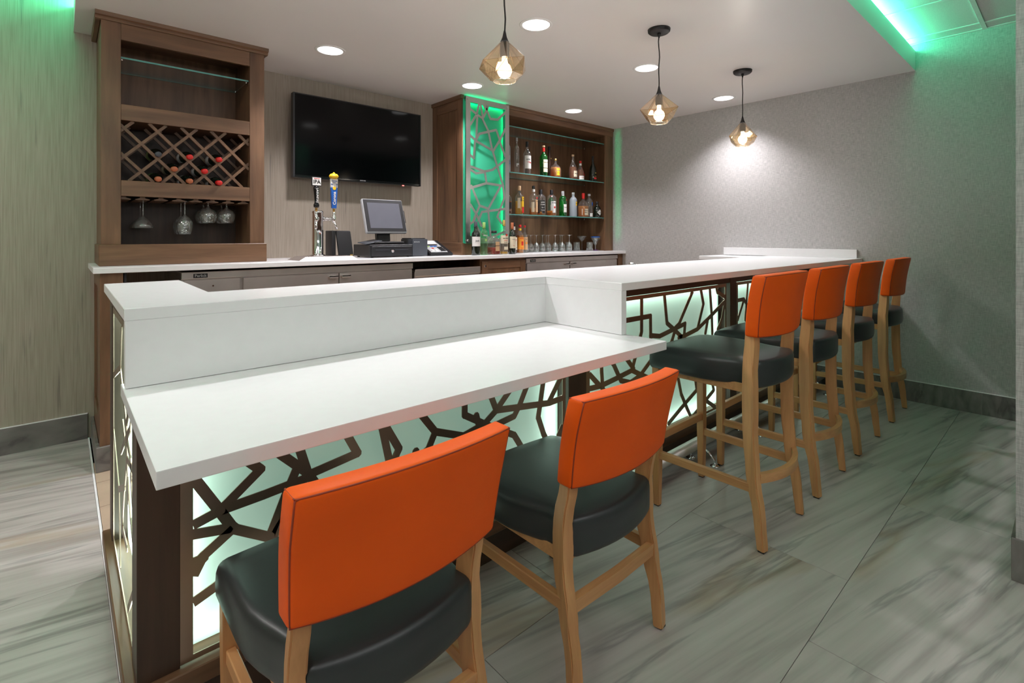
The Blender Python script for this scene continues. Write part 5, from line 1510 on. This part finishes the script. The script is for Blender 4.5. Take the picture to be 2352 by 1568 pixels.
# ------------------------------------------------------------------ glasses
def glass_mesh(kind):
    bm = bmesh.new()
    P = {'wine': [(.032, 0), (.0325, .002), (.010, .005), (.0045, .010), (.0036, .03), (.0036, .070), (.006, .078), (.020, .090), (.031, .108), (.0335, .128), (.031, .155), (.027, .178), (.0262, .178), (.0300, .155), (.0322, .128), (.0295, .109), (.019, .093), (0, .083)],
         'goblet': [(.034, 0), (.034, .002), (.010, .005), (.0045, .010), (.0040, .03), (.0040, .082), (.007, .090), (.026, .104), (.040, .128), (.0435, .152), (.040, .182), (.034, .205), (.0333, .205), (.0388, .182), (.0422, .152), (.0385, .129), (.025, .107), (0, .096)],
         'martini': [(.034, 0), (.034, .002), (.010, .005), (.0045, .010), (.0038, .03), (.0038, .098), (.010, .106), (.034, .128), (.050, .150), (.056, .168), (.0552, .168), (.049, .150), (.033, .130), (0, .106)],
         'snifter': [(.034, 0), (.034, .002), (.011, .005), (.006, .010), (.006, .032), (.012, .040), (.038, .056), (.049, .076), (.049, .095), (.042, .120), (.038, .132), (.0372, .132), (.0412, .120), (.048, .095), (.0478, .077), (.037, .059), (0, .046)],
         'rocks': [(0, 0), (.034, 0), (.036, .003), (.036, .03), (.037, .06), (.040, .098), (.0385, .098), (.0355, .06), (.034, .012), (0, .012)],
         'margarita': [(.034, 0), (.034, .002), (.012, .006), (.006, .012), (.008, .03), (.006, .055), (.012, .066), (.024, .080), (.026, .100), (.034, .112), (.050, .130), (.053, .160), (.0522, .160), (.049, .131), (.032, .114), (.0245, .101), (.022, .083), (0, .070)]}[kind]
    if kind != 'rocks': P = [(0, 0)]+P
    lathe(bm, P, 32)
    return bm
def glass(kind, name, x, y, z, label, group, flip=False, proto={}):
    t = empty(name, (x, y, z), 0, label, 'glass', group)
    H = {'wine': .178, 'goblet': .205, 'martini': .168, 'snifter': .132, 'rocks': .098, 'margarita': .160}[kind]
    if flip: t.rotation_euler = (PI, 0, random.random()*6); t.location = (x, y, z+H)
    if kind not in proto:
        o = finish('bowl', glass_mesh(kind), M['clear_glass'], None); proto[kind] = o.data
        o.parent = t
    else:
        o = bpy.data.objects.new('bowl', proto[kind]); COL.objects.link(o); o.parent = t
    return t
GL = 'upturned wine glasses on the back counter'
gpos = [(3.555, 3.760), (3.628, 3.770), (3.716, 3.775), (3.806, 3.775), (3.898, 3.775), (3.978, 3.752), (4.050, 3.716), (4.125, 3.680), (3.940, 3.850), (4.110, 3.800), (4.205, 3.752)]
order = ['first', 'second', 'third', 'fourth', 'fifth', 'sixth', 'seventh', 'eighth']
for i, (x, y) in enumerate(gpos):
    if i < 8: lb = '%s upturned wine glass from the left in the front row on the counter' % order[i]
    else: lb = ['upturned wine glass half hidden behind the fifth and sixth front glasses', 'upturned wine glass half hidden behind the seventh front glass', 'upturned wine glass at the right end, behind the eighth front glass'][i-8]
    glass('wine', 'wine_glass', x, y, ZK, lb, GL, True)
glass('rocks', 'rocks_glass', 4.345, 3.765, ZK, 'clear upturned tumbler right of the row of wine glasses', 'upturned tumblers on the back counter', True)
glass('rocks', 'rocks_glass', 4.495, 3.700, ZK, 'clear upturned tumbler just left of the blue rimmed cocktail glass', 'upturned tumblers on the back counter', True)
glass('rocks', 'rocks_glass', 4.300, 3.850, ZK, 'clear upturned tumbler farther back behind the wine glasses', 'upturned tumblers on the back counter', True)
glass('martini', 'martini_glass', 4.500, 3.820, ZK, 'clear martini glass standing upright near the right end of the counter', None)
t = glass('margarita', 'margarita_glass', 4.585, 3.690, ZK, 'clear cocktail glass with a blue rim and purple foot', None)
bm = bmesh.new(); lathe(bm, [(.0535, .150), (.0542, .160), (.0520, .162), (.0515, .160)], 28); finish('blue_rim', bm, M['blue'], t)
M['purple'] = thin_glass('purple_glass', (.5, .15, .7), .05, 1, 1.5, .2)
bm = bmesh.new(); lathe(bm, [(0, .0022), (.0342, .0022), (.030, .006), (.010, .010), (0, .011)], 24); finish('tinted_foot', bm, M['purple'], t)
ZR = 1.4495
def hang(kind, x, y, lb):
    t = glass(kind, kind.replace('goblet', 'wine_glass').replace('snifter', 'snifter_glass') if kind != 'martini' else 'martini_glass', x, y, ZR, lb, 'stemmed glasses hanging under the wine rack')
    t.rotation_euler = (PI, 0, 0)
HB = .0443
hang('martini', .306+HB+.012, 3.70, 'martini glass hanging upside down, leftmost under the wine rack, in front')
hang('martini', .306+HB+.012, 3.84, 'martini glass hanging upside down behind the leftmost one')
hang('goblet', .262+.0885*3+HB, 3.69, 'large wine glass hanging under the rack, front one in the middle')
hang('goblet', .262+.0885*3+HB, 3.83, 'large wine glass hanging directly behind the front middle one')
hang('snifter', .262+.0885*4+HB+.040, 3.70, 'round snifter hanging under the rack, left of the two short glasses')
hang('snifter', .262+.0885*4+HB+.040, 3.84, 'round snifter hanging behind the left short glass')
hang('snifter', .262+.0885*6+HB-.032, 3.70, 'round snifter hanging rightmost under the wine rack')
hang('snifter', .262+.0885*6+HB-.032, 3.84, 'round snifter hanging behind the rightmost short glass')

# small chrome fitting rising just above the raised bar
t = empty('gooseneck_tap', (3.30, 2.30, 0), 0, 'small chrome water tap whose rounded top shows above the raised bar', 'tap')
bm = bmesh.new(); tube(bm, [(0, 0, .80), (0, 0, .96), (0, -.02, 1.000), (0, -.05, 1.010), (0, -.08, .995), (0, -.09, .96)], .013, 12); finish('spout', bm, M['chrome'], t, 180)
bm = bmesh.new(); lathe(bm, [(0, 1.006), (.018, 1.008), (.021, 1.016), (.016, 1.028), (0, 1.032)], 18); finish('knob', bm, M['chrome'], t)
sk = empty('hand_sink', (3.30, 2.20, 0), 0, 'stainless steel under bar sink unit standing behind the raised bar', 'sink')
bm = bmesh.new(); box(bm, 2.9, 3.7, 1.95, 2.36, .70, .80, .004); wpart('basin', bm, M['steel'], sk)
for (x, y) in ((2.93, 1.98), (3.67, 1.98), (2.93, 2.33), (3.67, 2.33)):
    bm = bmesh.new(); cyl(bm, (x, y, 0), (x, y, .70), .015, None, 10); wpart('leg', bm, M['steel'], sk)
